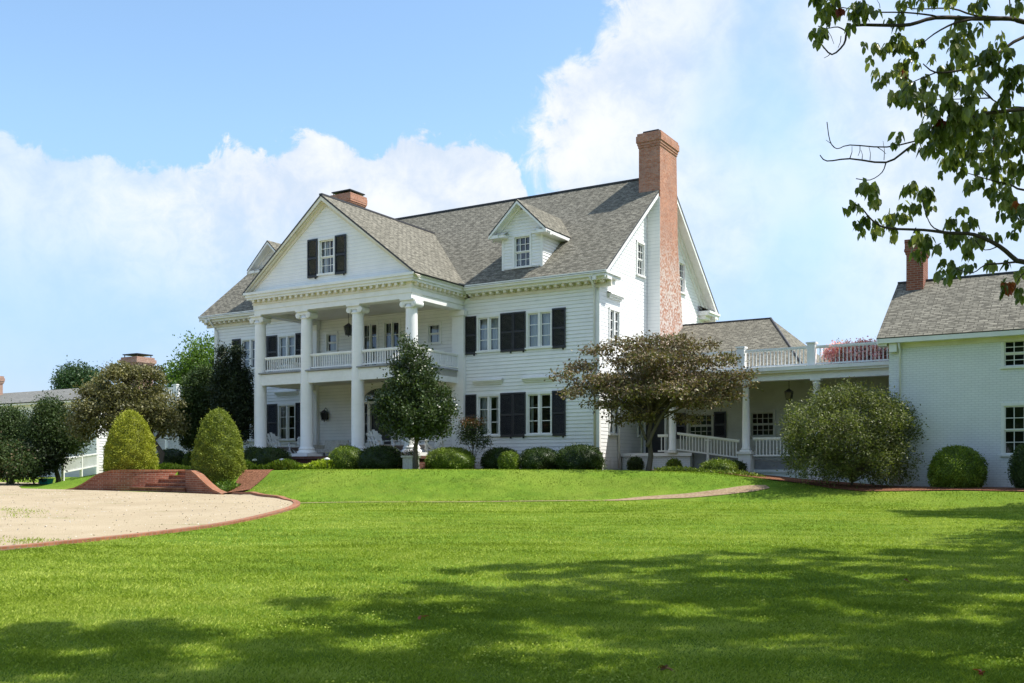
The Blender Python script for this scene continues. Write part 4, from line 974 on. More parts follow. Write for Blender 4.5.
def clipped(name, X, Y, prof, m, label, cat, n, L=.045, rough=.05, sx=1, sy=1, group=None, z0=None, seed=0, open_=0.0):
    """a clipped shrub: profile r(z); dense small leaves over a leafy core"""
    z0 = tz(X, Y) - .03 if z0 is None else z0
    zz = np.array([p[1] for p in prof]); rr = np.array([p[0] for p in prof])
    seg = np.hypot(np.diff(zz), np.diff(rr)) * (rr[1:] + rr[:-1] + .02); cw = np.concatenate([[0], np.cumsum(seg)]); cw /= cw[-1]
    u = rng.uniform(0, 1, n); s = np.interp(u, cw, np.arange(len(zz))); k = np.clip(s.astype(int), 0, len(zz) - 2); f = s - k
    z = zz[k] + (zz[k + 1] - zz[k]) * f; r = rr[k] + (rr[k + 1] - rr[k]) * f; th = rng.uniform(0, 2 * np.pi, n)
    slope = np.arctan2(-(rr[k + 1] - rr[k]), (zz[k + 1] - zz[k]) + 1e-9)
    lum = 1 + rough * (np.sin(th * 3 + seed) * np.sin(z * 4 + seed * 2) + .6 * np.sin(th * 7 + z * 9 + seed) + .5 * np.sin(th * 13 - z * 15)) 
    dep = rng.uniform(-.09, .03, n) + (rng.uniform(size=n) < .05) * rng.uniform(0, .12, n)
    nr = np.cos(slope); nz = np.sin(slope)
    Pp = np.stack([np.cos(th) * (r * lum + dep * nr) * sx, np.sin(th) * (r * lum + dep * nr) * sy, z * (1 + 0 * lum) + dep * nz], 1)
    O_ = np.stack([np.cos(th) * nr, np.sin(th) * nr, nz], 1)
    cl = .5 + .25 * np.sin(th * 5 + z * 6 + seed) * np.sin(z * 8 - th * 2) + .25 * (rng.uniform(size=n) * 2 - 1)
    V, F, a = leaves(Pp, L, O_, .9, 0, .6, cl)
    nt = 40; ths = np.linspace(0, 2 * np.pi, nt, endpoint=False); C = []
    for q in range(len(zz)):
        lm = 1 + rough * (np.sin(ths * 3 + seed) * np.sin(zz[q] * 4 + seed * 2) + .6 * np.sin(ths * 7 + zz[q] * 9 + seed))
        rc = np.maximum(rr[q] * lm - .05, .002); C.append(np.stack([np.cos(ths) * rc * sx, np.sin(ths) * rc * sy, np.full(nt, zz[q] - .03)], 1))
    C = np.concatenate(C); a0 = len(V); FF = []
    for q in range(len(zz) - 1):
        i = np.arange(nt); j = (i + 1) % nt; FF.append(np.stack([a0 + q * nt + i, a0 + q * nt + j, a0 + (q + 1) * nt + j, a0 + (q + 1) * nt + i], 1))
    V = np.concatenate([V, C]); F = np.concatenate([F] + FF); a = np.concatenate([a, np.full(len(C), .12)])
    o = quads_mesh(name, V, F, [m], None, a); o.location = (X, Y, z0); tag(o, label, cat, group); return o
def dome(r, h, k=2.6):
    t = np.linspace(0, 1, 14); out = [(r * .72, 0.0), (r * .9, h * .12)]
    for q in t: 
        ang = q * math.pi / 2; out.append((r * math.cos(ang) ** (2 / k), h * .3 + h * .7 * math.sin(ang) ** (2 / k)))
    return out
def at_px(px, yh, base=(0,)):
    t = (px - 512) / 990; xh = (t * (OY + yh * CC) - OX - yh * SS) / (CC + t * SS); return HW(xh, yh)

# ------------------------------------------------------------------ clipped shrubs
SHR = 'clipped shrubs round the house'
def ball(px0, px1, ytop, yh, m, label, n=5200, kk=2.6, D=None, sy=1, hh=None, z0=None, L=.058, rough=.05, name='boxwood_shrub'):
    pc = (px0 + px1) / 2; X, Y = at_px(pc, yh) if D is None else ((pc - 512) / 990 * D, D)
    r = (px1 - px0) / 2 * Y / 990; zb = tz(X, Y) if z0 is None else z0; zt = 1.6 + (470 - ytop) * Y / 990; h = zt - zb if hh is None else hh
    return clipped(name, X, Y, dome(r, h, kk), m, label, 'shrub', int(n * 1.2), L, rough * 1.6, 1, sy, SHR, zb - .03, seed=pc * .37)
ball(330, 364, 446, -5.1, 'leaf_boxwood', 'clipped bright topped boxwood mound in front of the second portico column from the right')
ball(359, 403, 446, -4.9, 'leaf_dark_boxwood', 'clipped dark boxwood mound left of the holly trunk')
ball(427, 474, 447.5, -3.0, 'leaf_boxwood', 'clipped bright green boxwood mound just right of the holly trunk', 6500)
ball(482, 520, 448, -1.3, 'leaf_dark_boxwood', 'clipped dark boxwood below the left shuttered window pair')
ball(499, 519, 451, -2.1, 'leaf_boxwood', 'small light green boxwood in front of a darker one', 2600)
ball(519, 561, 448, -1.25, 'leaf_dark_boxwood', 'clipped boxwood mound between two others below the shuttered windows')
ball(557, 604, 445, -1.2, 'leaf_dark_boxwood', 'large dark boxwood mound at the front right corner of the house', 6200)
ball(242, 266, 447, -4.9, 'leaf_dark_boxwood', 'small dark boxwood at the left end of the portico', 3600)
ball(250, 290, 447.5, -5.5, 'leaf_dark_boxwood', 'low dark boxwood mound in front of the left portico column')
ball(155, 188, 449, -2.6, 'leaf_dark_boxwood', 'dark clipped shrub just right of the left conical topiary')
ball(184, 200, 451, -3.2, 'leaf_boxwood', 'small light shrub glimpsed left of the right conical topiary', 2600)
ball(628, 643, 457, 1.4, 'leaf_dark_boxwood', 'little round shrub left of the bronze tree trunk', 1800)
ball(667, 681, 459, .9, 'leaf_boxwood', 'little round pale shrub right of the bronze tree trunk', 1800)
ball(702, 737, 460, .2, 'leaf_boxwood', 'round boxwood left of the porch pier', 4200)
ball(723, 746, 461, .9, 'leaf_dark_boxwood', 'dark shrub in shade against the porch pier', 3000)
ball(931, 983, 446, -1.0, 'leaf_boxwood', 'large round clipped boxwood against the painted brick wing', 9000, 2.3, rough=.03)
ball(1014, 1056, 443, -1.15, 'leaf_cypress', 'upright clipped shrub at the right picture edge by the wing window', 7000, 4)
# conical topiaries
def topi(px, D, r, h, label, z0=None, m='leaf_topiary'):
    X = (px - 512) / 990 * D
    prof = [(r * .86, 0), (r * .96, h * .06), (r, h * .16), (r * .985, h * .3), (r * .92, h * .45), (r * .82, h * .6), (r * .68, h * .74), (r * .52, h * .85), (r * .36, h * .93), (r * .18, h * .98), (.01, h)]
    return clipped('conical_topiary', X, D, prof, m, label, 'topiary', 26000, .062, .05, group='conical topiaries beside the steps', z0=z0, seed=px)
topi(130.5, 41.9, 1.02, 2.75, 'yellow green conical topiary left of the brick steps', 1.36, 'leaf_topiary_yellow')
topi(218.5, 39.6, .99, 3.02, 'green conical topiary right of the brick steps with a shaded base', 1.02)

# ------------------------------------------------------------------ trees
def P3(px, y, D): return ((px - 512) / 990 * D, D, 1.6 + (470 - y) / 990 * D)
def LP(px, y, D, rx, ry, rz): return P3(px, y, D) + (rx, ry, rz)
tree('holly_tree', *P3(416, 468, 39.6)[:2], 'glossy dark green holly tree in front of the portico', 'tree',
     [LP(408, 346, 39.6, .22, .25, .45), LP(413, 360, 39.6, .55, .6, .6), LP(424, 372, 39.5, .45, .5, .4), LP(412, 382, 39.6, .95, 1.0, .6), LP(402, 398, 39.7, 1.0, 1.1, .6), LP(426, 398, 39.6, 1.0, 1.1, .65), LP(394, 414, 39.8, .75, .9, .45), LP(436, 412, 39.4, .8, .9, .5), LP(415, 412, 39.2, 1.25, 1.2, .75), LP(405, 428, 39.5, .95, .9, .35), LP(430, 427, 39.5, .85, .8, .32), LP(384, 408, 39.7, .3, .3, .25), LP(446, 402, 39.5, .3, .3, .25), LP(396, 368, 39.6, .3, .3, .3)],
     'leaf_holly', r=.11, top=P3(417, 385, 39.6), nclump=800, per=40, cr=.28, L=.11, wr=.6, shell=.5, bias=.7)
# the low wide bronze dogwood at the right
tree('bronze_dogwood', *P3(647, 468, 37.6)[:2], 'wide low bronze-leaved dogwood tree with forked trunk by the porch', 'tree',
     [LP(px, y, 37.4 + d, rx, rx * .95, rz) for px, y, d, rx, rz in ((562, 375, -.4, .55, .13), (580, 366, .3, .75, .16), (578, 392, -.8, .7, .16), (600, 350, .4, .8, .15), (604, 378, -.9, .9, .2), (606, 404, -.3, .8, .2), (625, 362, .9, 1.0, .2), (630, 343, .1, 1.0, .17), (632, 392, -1.1, 1.0, .24), (640, 416, -.2, .8, .16),
      (655, 372, -.4, 1.2, .25), (660, 350, 1.0, 1.1, .2), (668, 338, -.2, .8, .13), (662, 402, .9, 1.1, .22), (675, 388, -1.2, 1.1, .25), (690, 362, .2, 1.1, .22), (698, 345, .4, .8, .14), (700, 402, -.3, 1.0, .2), (712, 380, 1.0, 1.0, .22), (722, 360, -.5, .8, .16), (728, 396, .2, .7, .16), (738, 375, -.2, .6, .15), (748, 384, .2, .28, .1), (650, 358, -1.3, 1.0, .2), (690, 418, .3, .6, .12), (618, 420, .2, .5, .12), (655, 380, .2, 1.7, .55), (620, 385, 0, 1.2, .5), (695, 380, 0, 1.3, .5), (655, 355, 0, 1.3, .3), (590, 385, 0, .8, .3), (725, 380, 0, .7, .3))],
     'leaf_dogwood_bronze', r=.12, top=P3(652, 412, 37.6), klo=5, nclump=1120, per=24, cr=.30, L=.115, shell=.15, flat=.6, bias=.25, droop=.35, wr=.6, extra=('leaf_dogwood_olive', .3))
bt = bpy.data.objects['bronze_dogwood']
for q, rr in (([(647, 447), (656, 426), (668, 407), (688, 390)], .085), ([(646, 440), (638, 420), (622, 402), (604, 390)], .06)):
    mb = MB(); pts = [Vector(P3(a_, b_, 37.5 - .1 * i)) - bt.location for i, (a_, b_) in enumerate(q)]; mb.tube(smooth_line([tuple(p) for p in pts], 3), [rr * (1 - .07 * k) for k in range(10)], 'bark', 8); mb.build('limb', bt, uv=False)
# left olive dogwood
tree('olive_dogwood', *P3(167, 455, 46.5)[:2], 'broad olive-brown dogwood tree behind the left topiary', 'tree',
     [LP(128.0, 388.0, 46.5, 1.68, 1.6, 1.01), LP(98.0, 410.0, 46.2, 1.26, 1.26, 0.97), LP(155.0, 408.0, 46.5, 1.26, 1.34, 1.01), LP(130.0, 415.0, 46.0, 1.68, 1.34, 0.84), LP(85.0, 425.0, 46.0, 0.76, 0.84, 0.67), LP(120.0, 372.0, 46.5, 0.92, 0.92, 0.34), LP(148.0, 372.0, 46.5, 0.67, 0.76, 0.29), LP(172.0, 425.0, 46.5, 0.59, 0.76, 0.59), LP(95.0, 390.0, 46.4, 0.67, 0.76, 0.42)],
     'leaf_dogwood_olive', r=.15, top=P3(140, 405, 46.5), nclump=820, per=34, cr=.34, L=.135, shell=.4, flat=.55, bias=.25, droop=.3, wr=.55)
EV = 'dark evergreens left of the portico'
tree('tall_evergreen', *P3(233, 466, 47.5)[:2], 'very dark dense evergreen touching the leftmost column', 'tree',
     [LP(221.0, 355.0, 47.5, 0.2, 0.26, 0.5), LP(236.0, 357.0, 47.5, 0.32, 0.34, 0.5), LP(226.0, 375.0, 47.5, 0.56, 0.68, 0.8), LP(230.0, 392.0, 47.3, 0.88, 0.94, 0.95), LP(233.0, 415.0, 47.2, 1.0, 1.02, 0.95), LP(228.0, 432.0, 47.3, 0.96, 0.94, 0.55), LP(240.0, 400.0, 47.4, 0.64, 0.77, 0.9), LP(243.0, 378.0, 47.5, 0.4, 0.51, 0.6)],
     'leaf_evergreen', r=.14, nclump=760, per=50, cr=.28, L=.12, shell=.4, wr=.45, group=EV)
tree('tall_evergreen', *P3(200, 466, 48.5)[:2], 'mid green evergreen between the dark one and the olive dogwood', 'tree',
     [LP(203.0, 377.0, 48.5, 0.4, 0.51, 0.6), LP(198.0, 392.0, 48.5, 0.76, 0.85, 0.9), LP(196.0, 412.0, 48.3, 0.88, 0.94, 1.0), LP(200.0, 435.0, 48.3, 0.88, 0.94, 0.8)],
     'leaf_cypress', r=.14, nclump=560, per=46, cr=.30, L=.12, shell=.4, wr=.45, group=EV)
tree('background_tree', *P3(198, 455, 78)[:2], 'bright green tree showing between the house and the chimney', 'tree',
     [LP(203, 362, 78, 1.8, 2, 2.0), LP(196, 380, 78, 2.6, 2.5, 1.5), LP(210, 375, 78, 2, 2, 2), LP(184, 388, 78, 1.6, 2, 1.2)], 'leaf_bright', r=.25, nclump=420, per=34, cr=.75, L=.24, shell=.3)
tree('background_tree', *P3(78, 455, 100)[:2], 'round dark green tree rising behind the far wing roof', 'tree',
     [LP(79, 380, 100, 2.0, 2.2, 1.3), LP(72, 386, 100, 1.5, 2, 1.3), LP(88, 384, 100, 1.3, 2, 1.2)], 'leaf_far', r=.25, nclump=420, per=34, cr=.7, L=.24, shell=.4)
LF = 'dark evergreens at the left edge'
tree('broad_evergreen', *P3(10, 476, 49)[:2], 'dark rounded evergreen at the left picture edge', 'tree',
     [LP(8, 422, 49, .9, 1, .7), LP(12, 435, 49, 1.1, 1.1, 1), LP(2, 450, 49, 1.3, 1.2, .8), LP(-18, 436, 49, 1.2, 1.2, 1.1)], 'leaf_cypress', r=.12, nclump=640, per=46, cr=.38, L=.125, shell=.4, wr=.45, group=LF)
tree('broad_evergreen', *P3(57, 476, 48.5)[:2], 'dark evergreen right of the leftmost one with bare trunk', 'tree',
     [LP(50, 412, 48.5, .65, .8, .6), LP(52, 427, 48.5, 1.05, 1.1, .8), LP(45, 442, 48.3, 1.2, 1.1, .8), LP(68, 438, 48.4, .9, 1.0, .7)], 'leaf_cypress', r=.13, nclump=640, per=46, cr=.38, L=.125, shell=.4, wr=.45, group=LF)
tree('laurel_bush', *P3(8, 478, 47)[:2], 'low dark laurel bush with some pale leaves at the left edge', 'shrub',
     [LP(10, 460, 47, 1.0, .8, .8), LP(-12, 455, 47, 1.0, .9, .9), LP(22, 466, 46.6, .7, .7, .5)], 'leaf_cypress', r=.05, nclump=380, per=44, cr=.34, L=.13, shell=.4, extra=('leaf_dogwood_bronze', .08))
tree('laurel_bush', *P3(34, 478, 47.6)[:2], 'low very dark laurel bush beside the teal box', 'shrub',
     [LP(32, 460, 47.6, 1.1, .8, .8), LP(48, 456, 47.8, .7, .7, .65)], 'leaf_evergreen', r=.05, nclump=340, per=44, cr=.34, L=.13, shell=.4)
# the loose big shrub in front of the link
tree('loose_shrub', *P3(852, 489, 34.3)[:2], 'big loose grey-green shrub in front of the open porch', 'shrub',
     [LP(850, 415, 34.4, 1.5, 1.2, .95), LP(818, 430, 34.4, 1.15, 1.1, 1.15), LP(885, 428, 34.2, 1.1, 1.1, 1.15), LP(850, 450, 34.0, 1.7, 1.3, 1.0), LP(815, 462, 34.1, 1.1, 1.0, .75), LP(888, 462, 34.1, 1.05, 1.0, .8), LP(832, 400, 34.4, .8, .8, .42), LP(875, 402, 34.4, .8, .8, .4), LP(898, 412, 34.4, .55, .6, .5), LP(800, 440, 34.4, .55, .7, .6)] + [LP(850 + (50 + 12 * math.sin(q * 7.3)) * math.cos(q), 440 - (40 + 8 * math.sin(q * 5.1)) * math.sin(q), 34.3 + .5 * math.sin(q * 5), .28, .35, .30) for q in np.linspace(-.3, 3.5, 17)] + [LP(800 + 11 * q % 104, 412 + (q * 17) % 60, 33.2 + .3 * math.sin(q), .38, .3, .3) for q in range(20)],
     'leaf_shrub', r=.06, nclump=1250, per=34, cr=.26, L=.095, shell=.45, wr=.42, bias=.8, top=P3(852, 470, 34.3))
# small red-tipped maple
tree('red_tipped_shrub', *P3(474, 468, 41.2)[:2], 'small multi-stemmed shrub with red and orange tips right of the holly', 'shrub',
     [LP(472, 428, 41.2, .62, .6, .28), LP(478, 440, 41.2, .5, .5, .35), LP(466, 437, 41.2, .4, .5, .25)], 'leaf_evergreen', r=.05, nclump=150, per=22, cr=.22, L=.075, shell=.2, top=P3(474, 445, 41.2), extra=('leaf_cypress', .35))
rt = bpy.data.objects['red_tipped_shrub']; L0 = rt.location
Pp, O_, v = lump_points([(P3(472, 422, 41.2)[0] - L0.x, 0, P3(472, 422, 41.2)[2] - L0.z, .62, .6, .10)], 30, 20, .2, .1); V, F, a = leaves(Pp, .075, O_, .4, 0, .5, v); quads_mesh('new_growth', V, F, ['leaf_maple'], None, a, rt)
# pink flowering bushes on the roof balcony
for k, (x, y, r) in enumerate(((9.15, 2.45, .62), (10.0, 2.5, .62), (10.8, 2.45, .58))):
    X, Y = HW(x, y); t = empty('flowering_bush', (X, Y, DZ), label=['leftmost of the three pink flowering bushes behind the balcony railing', 'middle pink flowering bush behind the balcony railing', 'pink flowering bush on the balcony touching the wing roof'][k], cat='shrub', group='pink bushes on the roof balcony')
    ll = [(0, 0, .42, r, .42, .34), (.1, 0, .66, r * .6, .36, .18)]
    mb = MB(); mb.lathe(0, 0, [(.16, 0.0), (.22, .28), (.24, .3), (.24, .33), (.2, .33)], 'red_brick', 14); mb.build('pot', t)
    crown(t, ll, 60, 16, .2, .07, 'leaf_cypress', shell=.1, name='leaves'); crown(t, ll, 150, 26, .16, .08, 'petal_pink', shell=.8, wr=.9, name='blossom')

for (px0, px1, y0_, y1_, lab) in ((-20, 42, 538, 547, 'weeds growing at the edge of the gravel near the kerb'), (-10, 34, 508, 519, 'sparse weeds in the gravel at the left edge')):
    nw = 420; cw = [ray(rng.uniform(px0, px1), rng.normal((y0_ + y1_) / 2, (y1_ - y0_) / 4)) for _ in range(16)]; cw = np.array(cw)[rng.integers(0, 16, nw)] + rng.normal(size=(nw, 2)) * np.array([.28, .16]) * rng.uniform(.2, 2, (nw, 1))
    cw = cw[inpoly(cw[:, 0], cw[:, 1], drive)]; nw = len(cw); Pw = np.stack([cw[:, 0], cw[:, 1], terr(cw[:, 0], cw[:, 1]) + .02], 1)
    V, F, a = leaves(Pw, .05, np.tile([0, 0, 1.], (nw, 1)), 1.2, 0, .3); o = quads_mesh('weeds', V, F, ['grass_blade'], None, a); tag(o, lab, kind='stuff')
# trees outside the picture to the right, whose crowns shade the lawn
BIG = 'large shade trees along the right side of the lawn'
tree('shade_tree', 10.5, 5.5, 'tall shade tree nearest the camera, outside the picture', 'tree',
     [(1.2, 8.1, 11.2, 2.9, 1.7, 1.2), (4.2, 8.3, 11.6, 2.6, 1.7, 1.3), (7.6, 7.6, 11.5, 2.8, 2.0, 1.4), (10.2, 5.5, 12, 3, 2.6, 2), (3.0, 6.2, 11, 2.6, 1.5, 1.2), (-1.6, 7.6, 11, 1.6, 1.2, .9), (7.5, 10.0, 10.8, 2.8, 1.2, 1), (11, 9.3, 10.5, 2.8, 1.5, 1.2)], 'leaf_far', r=.3, top=(9.5, 6, 10), nclump=340, per=120, cr=.36, L=.19, tight=True, shell=.1, group=BIG)
tree('shade_tree', 14.5, 14.5, 'tall shade tree beside the lawn, second from the camera', 'tree',
     [(9.3, 13.4, 12.0, 3.2, 1.9, 1.2), (13.2, 14.6, 12, 3.2, 2.6, 1.6), (15.5, 15.5, 9.2, 3.4, 2.8, 2.2), (7.0, 11.2, 11.2, 2.6, 1.4, .9), (11.2, 11.6, 11, 3.0, 1.5, 1.2), (17.8, 14.0, 10.5, 2.6, 2.4, 1.6)], 'leaf_far', r=.3, top=(14, 14.5, 10), nclump=370, per=130, cr=.36, L=.2, tight=True, shell=.1, group=BIG)
tree('shade_tree', 20.5, 26.5, 'shade tree farthest down the lawn, outside the picture', 'tree',
     [(18.9, 26.3, 9.0, 3.2, 2.2, 2.2), (21.5, 27, 9.6, 2.8, 2.4, 2.2), (19.3, 28.0, 8.0, 1.9, 1.2, 1.5)], 'leaf_far', r=.26, nclump=330, per=130, cr=.45, L=.2, tight=True, shell=.1, group=BIG)
for k, (tx, ty, zc, rr) in enumerate(((-9.5, -1.5, 11.5, 5.2), (.5, -5.0, 12.5, 5.6), (9.0, -3.5, 12, 5.2), (19, 9.5, 11.5, 4.6), (22, 18.5, 12, 4.6))):  # unseen trees added to block skylight and deepen the lawn shade
    tree('shade_tree', tx, ty, ['broad old shade tree behind the viewer, leftmost of three', 'broad old shade tree behind the viewer, middle of three', 'broad old shade tree behind the viewer, rightmost of three', 'broad shade tree far to the right, nearer of two', 'broad shade tree far to the right, farther of two'][k], 'tree',
         [(tx, ty, zc, rr, rr, 3.2), (tx + 2, ty - 2, zc + 2.5, rr * .7, rr * .7, 2), (tx - 2, ty - 1, zc + 1.5, rr * .7, rr * .6, 2)], 'leaf_far', r=.4, nclump=420, per=40, cr=1.0, L=.42, shell=.2, group='large shade trees round the viewer')
n = 5000; px_ = rng.uniform(-35, -6, n); py_ = rng.uniform(14, 42, n); k = inpoly(px_, py_, drive); px_, py_ = px_[k], py_[k]; Pc = np.stack([px_, py_, terr(px_, py_) + .03], 1); th = rng.uniform(0, 6.28, len(px_))
V, F, a = leaves(Pc, .038, np.stack([np.cos(th), np.sin(th), .02 + 0 * th], 1), 8, 0, .8, None, .25); o = quads_mesh('pebbles', V, F, ['gravel', 'wicker'], rng.integers(0, 2, len(F)), a); tag(o, 'loose stones scattered over the gravel drive', kind='stuff')
def woods(name, arc0, arc1, rad, zc, hz, n, label):
    th = rng.uniform(arc0, arc1, n); rd = rad + rng.normal(0, 6, n); c = np.stack([np.sin(th) * rd, np.cos(th) * rd, rng.uniform(.5, 1, n) * (zc + hz * np.sin(th * 23) * .5 + hz * .5 * np.sin(th * 57))], 1)
    Pp = (c[:, None] + rng.normal(size=(n, 18, 3)) * 1.1).reshape(-1, 3); Pp[:, 2] = np.maximum(Pp[:, 2], .8)
    V, F, a = leaves(Pp, 1.1, None, wr=.7); o = quads_mesh(name, V, F, ['leaf_far'], None, a); tag(o, label, kind='stuff')
woods('distant_woods', R(100), R(300), 55, 9, 3, 2600, 'woods along the far side of the grounds behind the viewer')
woods('treeline', R(-75), R(60), 150, 6, 1.5, 1800, 'low distant treeline behind the house')

# ------------------------------------------------------------------ dogwood branch hanging into the picture
def bp(px, y, d): return Vector(P3(px, y, d))
TX, TY = 6.4, 8.9
dg = empty('dogwood_tree', (TX, TY, tz(TX, TY)), label='dogwood tree whose drooping leafy branches hang in at the top right', cat='tree')
DL = dg.location
BR = [
 (8.3, .042, [(1075, 30), (1024, 22), (1011, 18.7), (976, 18.7), (936, 17.6), (910, 24.6), (886, 25.3), (855, 25.3), (847, 32), (844, 44), (832, 54.5), (822, 45)]),
 (8.3, .012, [(847, 32), (838, 27), (826, 28.5), (818, 26)]),
 (8.2, .016, [(936, 17.6), (932, 15.4), (905, 12.5), (872, 12), (850, 8.8), (813, 2)]),
 (8.5, .020, [(1011, 18), (975, 15.4), (951, 8.3), (914, 8.8), (897, 2)]),
 (8.1, .022, [(976, 18.7), (955, 23), (934, 34), (919, 46.6)]),
 (8.4, .020, [(1011, 18.7), (1010, 6), (1008, -20)]),
 (8.0, .032, [(1080, 20), (1024, 37), (1002, 50.5), (984, 62.6), (962, 70), (936, 72.5), (923, 63.7)]),
 (8.0, .010, [(936, 72.5), (910, 83.4), (902, 92)]),
 (8.6, .026, [(1075, 120), (1024, 108), (1009, 107.6), (993, 100), (978, 88)]),
 (8.6, .013, [(993, 100), (973, 82), (954, 97)]), (8.6, .012, [(990, 98), (960, 99), (927, 100)]),
 (7.9, .030, [(1070, 105), (1006, 111), (984, 114), (954, 123), (923, 139.4), (907, 149.3), (886, 162.4), (850, 158.7), (827, 161), (820, 155)]),
 (7.9, .010, [(886, 162.4), (882, 172.4), (870, 180), (856, 178.6)]),
 (8.0, .012, [(923, 139), (887, 147), (850, 145), (837, 148.7), (830, 141), (827, 122)]),
 (7.7, .040, [(1080, 275), (1024, 262), (1016, 260), (999, 246), (974, 234.6), (949, 233), (924, 230), (887, 228), (872, 220), (862, 208)]),
 (7.7, .012, [(949, 233), (934, 228), (927, 217), (922, 200)]), (7.7, .016, [(1016, 262), (999, 263.7), (985, 265), (972, 273), (955, 268)]),
 (7.8, .010, [(999, 246), (985, 250), (975, 240)]),
 (8.3, .022, [(1070, 190), (1024, 190), (1011, 185), (994, 181), (964, 172)]), (8.5, .022, [(1070, 150), (1024, 140), (1000, 150), (970, 150)]),
 (7.6, .016, [(1070, 262), (1040, 265), (1022, 275), (1014, 290)])]
mbt, mbb = MB(), MB()
tk = [Vector((0, 0, -.3)), Vector((.05, 0, .8)), Vector((-.05, .05, 1.9)), Vector((.1, 0, 3.0)), Vector((.0, -.1, 4.2)), Vector((.1, 0, 5.4)), Vector((0, 0, 6.6))]
mbt.tube(tk, [.17, .14, .125, .11, .09, .065, .035], 'bark', 12)
for d, r, pts in BR:
    L_ = [bp(px, y, d + .35 * math.sin(px * .013 + d * 3)) - DL for px, y in pts]
    if pts[0][0] > 1060:
        a = L_[0]; zt = max(1.6, min(5.6, a.z - .5)); k = tk[0].lerp(tk[-1], (zt + .3) / 6.9); k.z = zt
        mbt.tube([k, k.lerp(a, .5) + Vector((0, 0, .12)), a], [r * 1.6, r * 1.0, r * .55], 'bark', 8)
    L_ = [Vector(p) for p in smooth_line([tuple(q) for q in L_], 3)]
    mbb.tube(L_, [max(.0035, r * .52 * (1 - .8 * k / len(L_))) for k in range(len(L_))], 'twig_bark', 6)
# fine dead twigs
for px, y, qx, qy in ((850, 158, 852, 146), (862, 160, 861, 150), (870, 160, 869, 147), (884, 160, 883, 141), (877, 147, 886, 154), (835, 148, 826, 140), (826, 28, 834, 44), (830, 54, 824, 58), (860, 146, 858, 156), (841, 36, 838, 48), (872, 12, 868, 4), (880, 8, 877, 0)):
    mbb.tube([bp(px, y, 8.05) - DL, bp((px + qx) / 2 + 1, (y + qy) / 2, 8.05) - DL, bp(qx, qy, 8.05) - DL], [.004, .003, .002], 'twig_bark', 4)
mbt.build('trunk', dg, uv=False); mbb.build('branch', dg, uv=False)
CL = [(830, 10, 14), (820, 5, 9), (850, 15, 12), (862, 13, 12), (815, 30, 9), (822, 34, 6), (833, 18, 8), (880, 45, 11), (870, 49, 7), (893, 42, 12), (905, 50, 10), (904, 64, 9), (903, 75, 9), (919, 40, 7), (882, 78, 9), (877, 84, 5), (918, 65, 6), (933, 58, 6), (895, 90, 11), (908, 98, 13), (922, 103, 11), (948, 42, 11), (962, 46, 13), (960, 33, 9), (975, 33, 8), (958, 60, 9), (990, 52, 12), (1002, 62, 12), (978, 65, 12), (948, 72, 12), (957, 82, 11), (925, 83, 8), (933, 86, 5), (975, 88, 9), (990, 72, 8), (1010, 82, 12), (1020, 70, 10), (940, 107, 12), (955, 108, 14), (970, 102, 12), (930, 125, 12), (945, 125, 15), (960, 122, 15), (975, 125, 16), (990, 120, 14), (1005, 100, 12), (1015, 115, 14), (905, 137, 7), (922, 132, 8), (940, 142, 15), (960, 146, 17), (980, 143, 16), (1000, 138, 16), (1018, 138, 14),
      (975, 4, 9), (985, 10, 7), (1015, 4, 9), (920, 4, 8), (905, 4, 8), (950, 2, 10), (895, 20, 9), (935, 2, 8), (962, 20, 7), (925, 148, 9), (945, 160, 11), (965, 158, 14), (985, 163, 15), (1005, 160, 17), (1020, 172, 15), (955, 172, 9), (975, 183, 11), (995, 193, 12), (1010, 198, 12), (1020, 212, 13), (1001, 213, 6), (863, 185, 9), (872, 190, 7), (852, 204, 7), (845, 211, 6), (873, 202, 9), (865, 222, 9), (877, 228, 8), (862, 230, 5), (892, 220, 11), (886, 228, 7), (905, 213, 7), (912, 189, 9), (922, 192, 11), (915, 203, 9), (927, 204, 9), (903, 208, 6), (915, 240, 10), (927, 243, 11), (920, 253, 8), (940, 246, 8), (950, 220, 8), (960, 210, 6), (955, 233, 10), (970, 222, 9), (977, 238, 9), (965, 250, 10), (970, 260, 7), (943, 266, 8), (955, 274, 8), (937, 273, 5), (990, 262, 7), (998, 238, 6), (985, 235, 6), (1012, 284, 8), (1019, 270, 8), (1004, 288, 6), (1021, 292, 7), (893, 235, 5), (952, 262, 6), (1008, 205, 8), (1015, 228, 7), (1000, 178, 9)]
Pp, O_, vv, rd = [], [], [], []
for px, y, r in CL:
    d = 7.9 + .5 * math.sin(px * .021 + y * .033); k = max(7, int(r * r * .31)); c = np.array(bp(px, y - r * .25, d) - DL); s = r * d / 990
    nros = max(1, k // 6)
    for q in range(nros):
        cc = c + rng.normal(size=3) * s * np.array([.48, .65, .42]) if nros > 1 else c
        m_ = rng.integers(5, 8); Pp.append(cc + rng.normal(size=(m_, 3)) * .014); rv = rng.uniform(.1, .8); vv.append(np.clip(rv + rng.uniform(-.2, .3, m_), 0, 1))
        th = np.linspace(0, 2 * np.pi, m_, endpoint=False) + rng.uniform(0, 6); O_.append(np.stack([np.cos(th), np.sin(th), np.full(m_, -1.7)], 1)); rd.append(np.full(m_, 1 if (px, y) == (1012, 284) and q < 2 or rng.uniform() < .015 else 0))
Pp = np.concatenate(Pp); O_ = np.concatenate(O_); vv = np.concatenate(vv); rd = np.concatenate(rd)
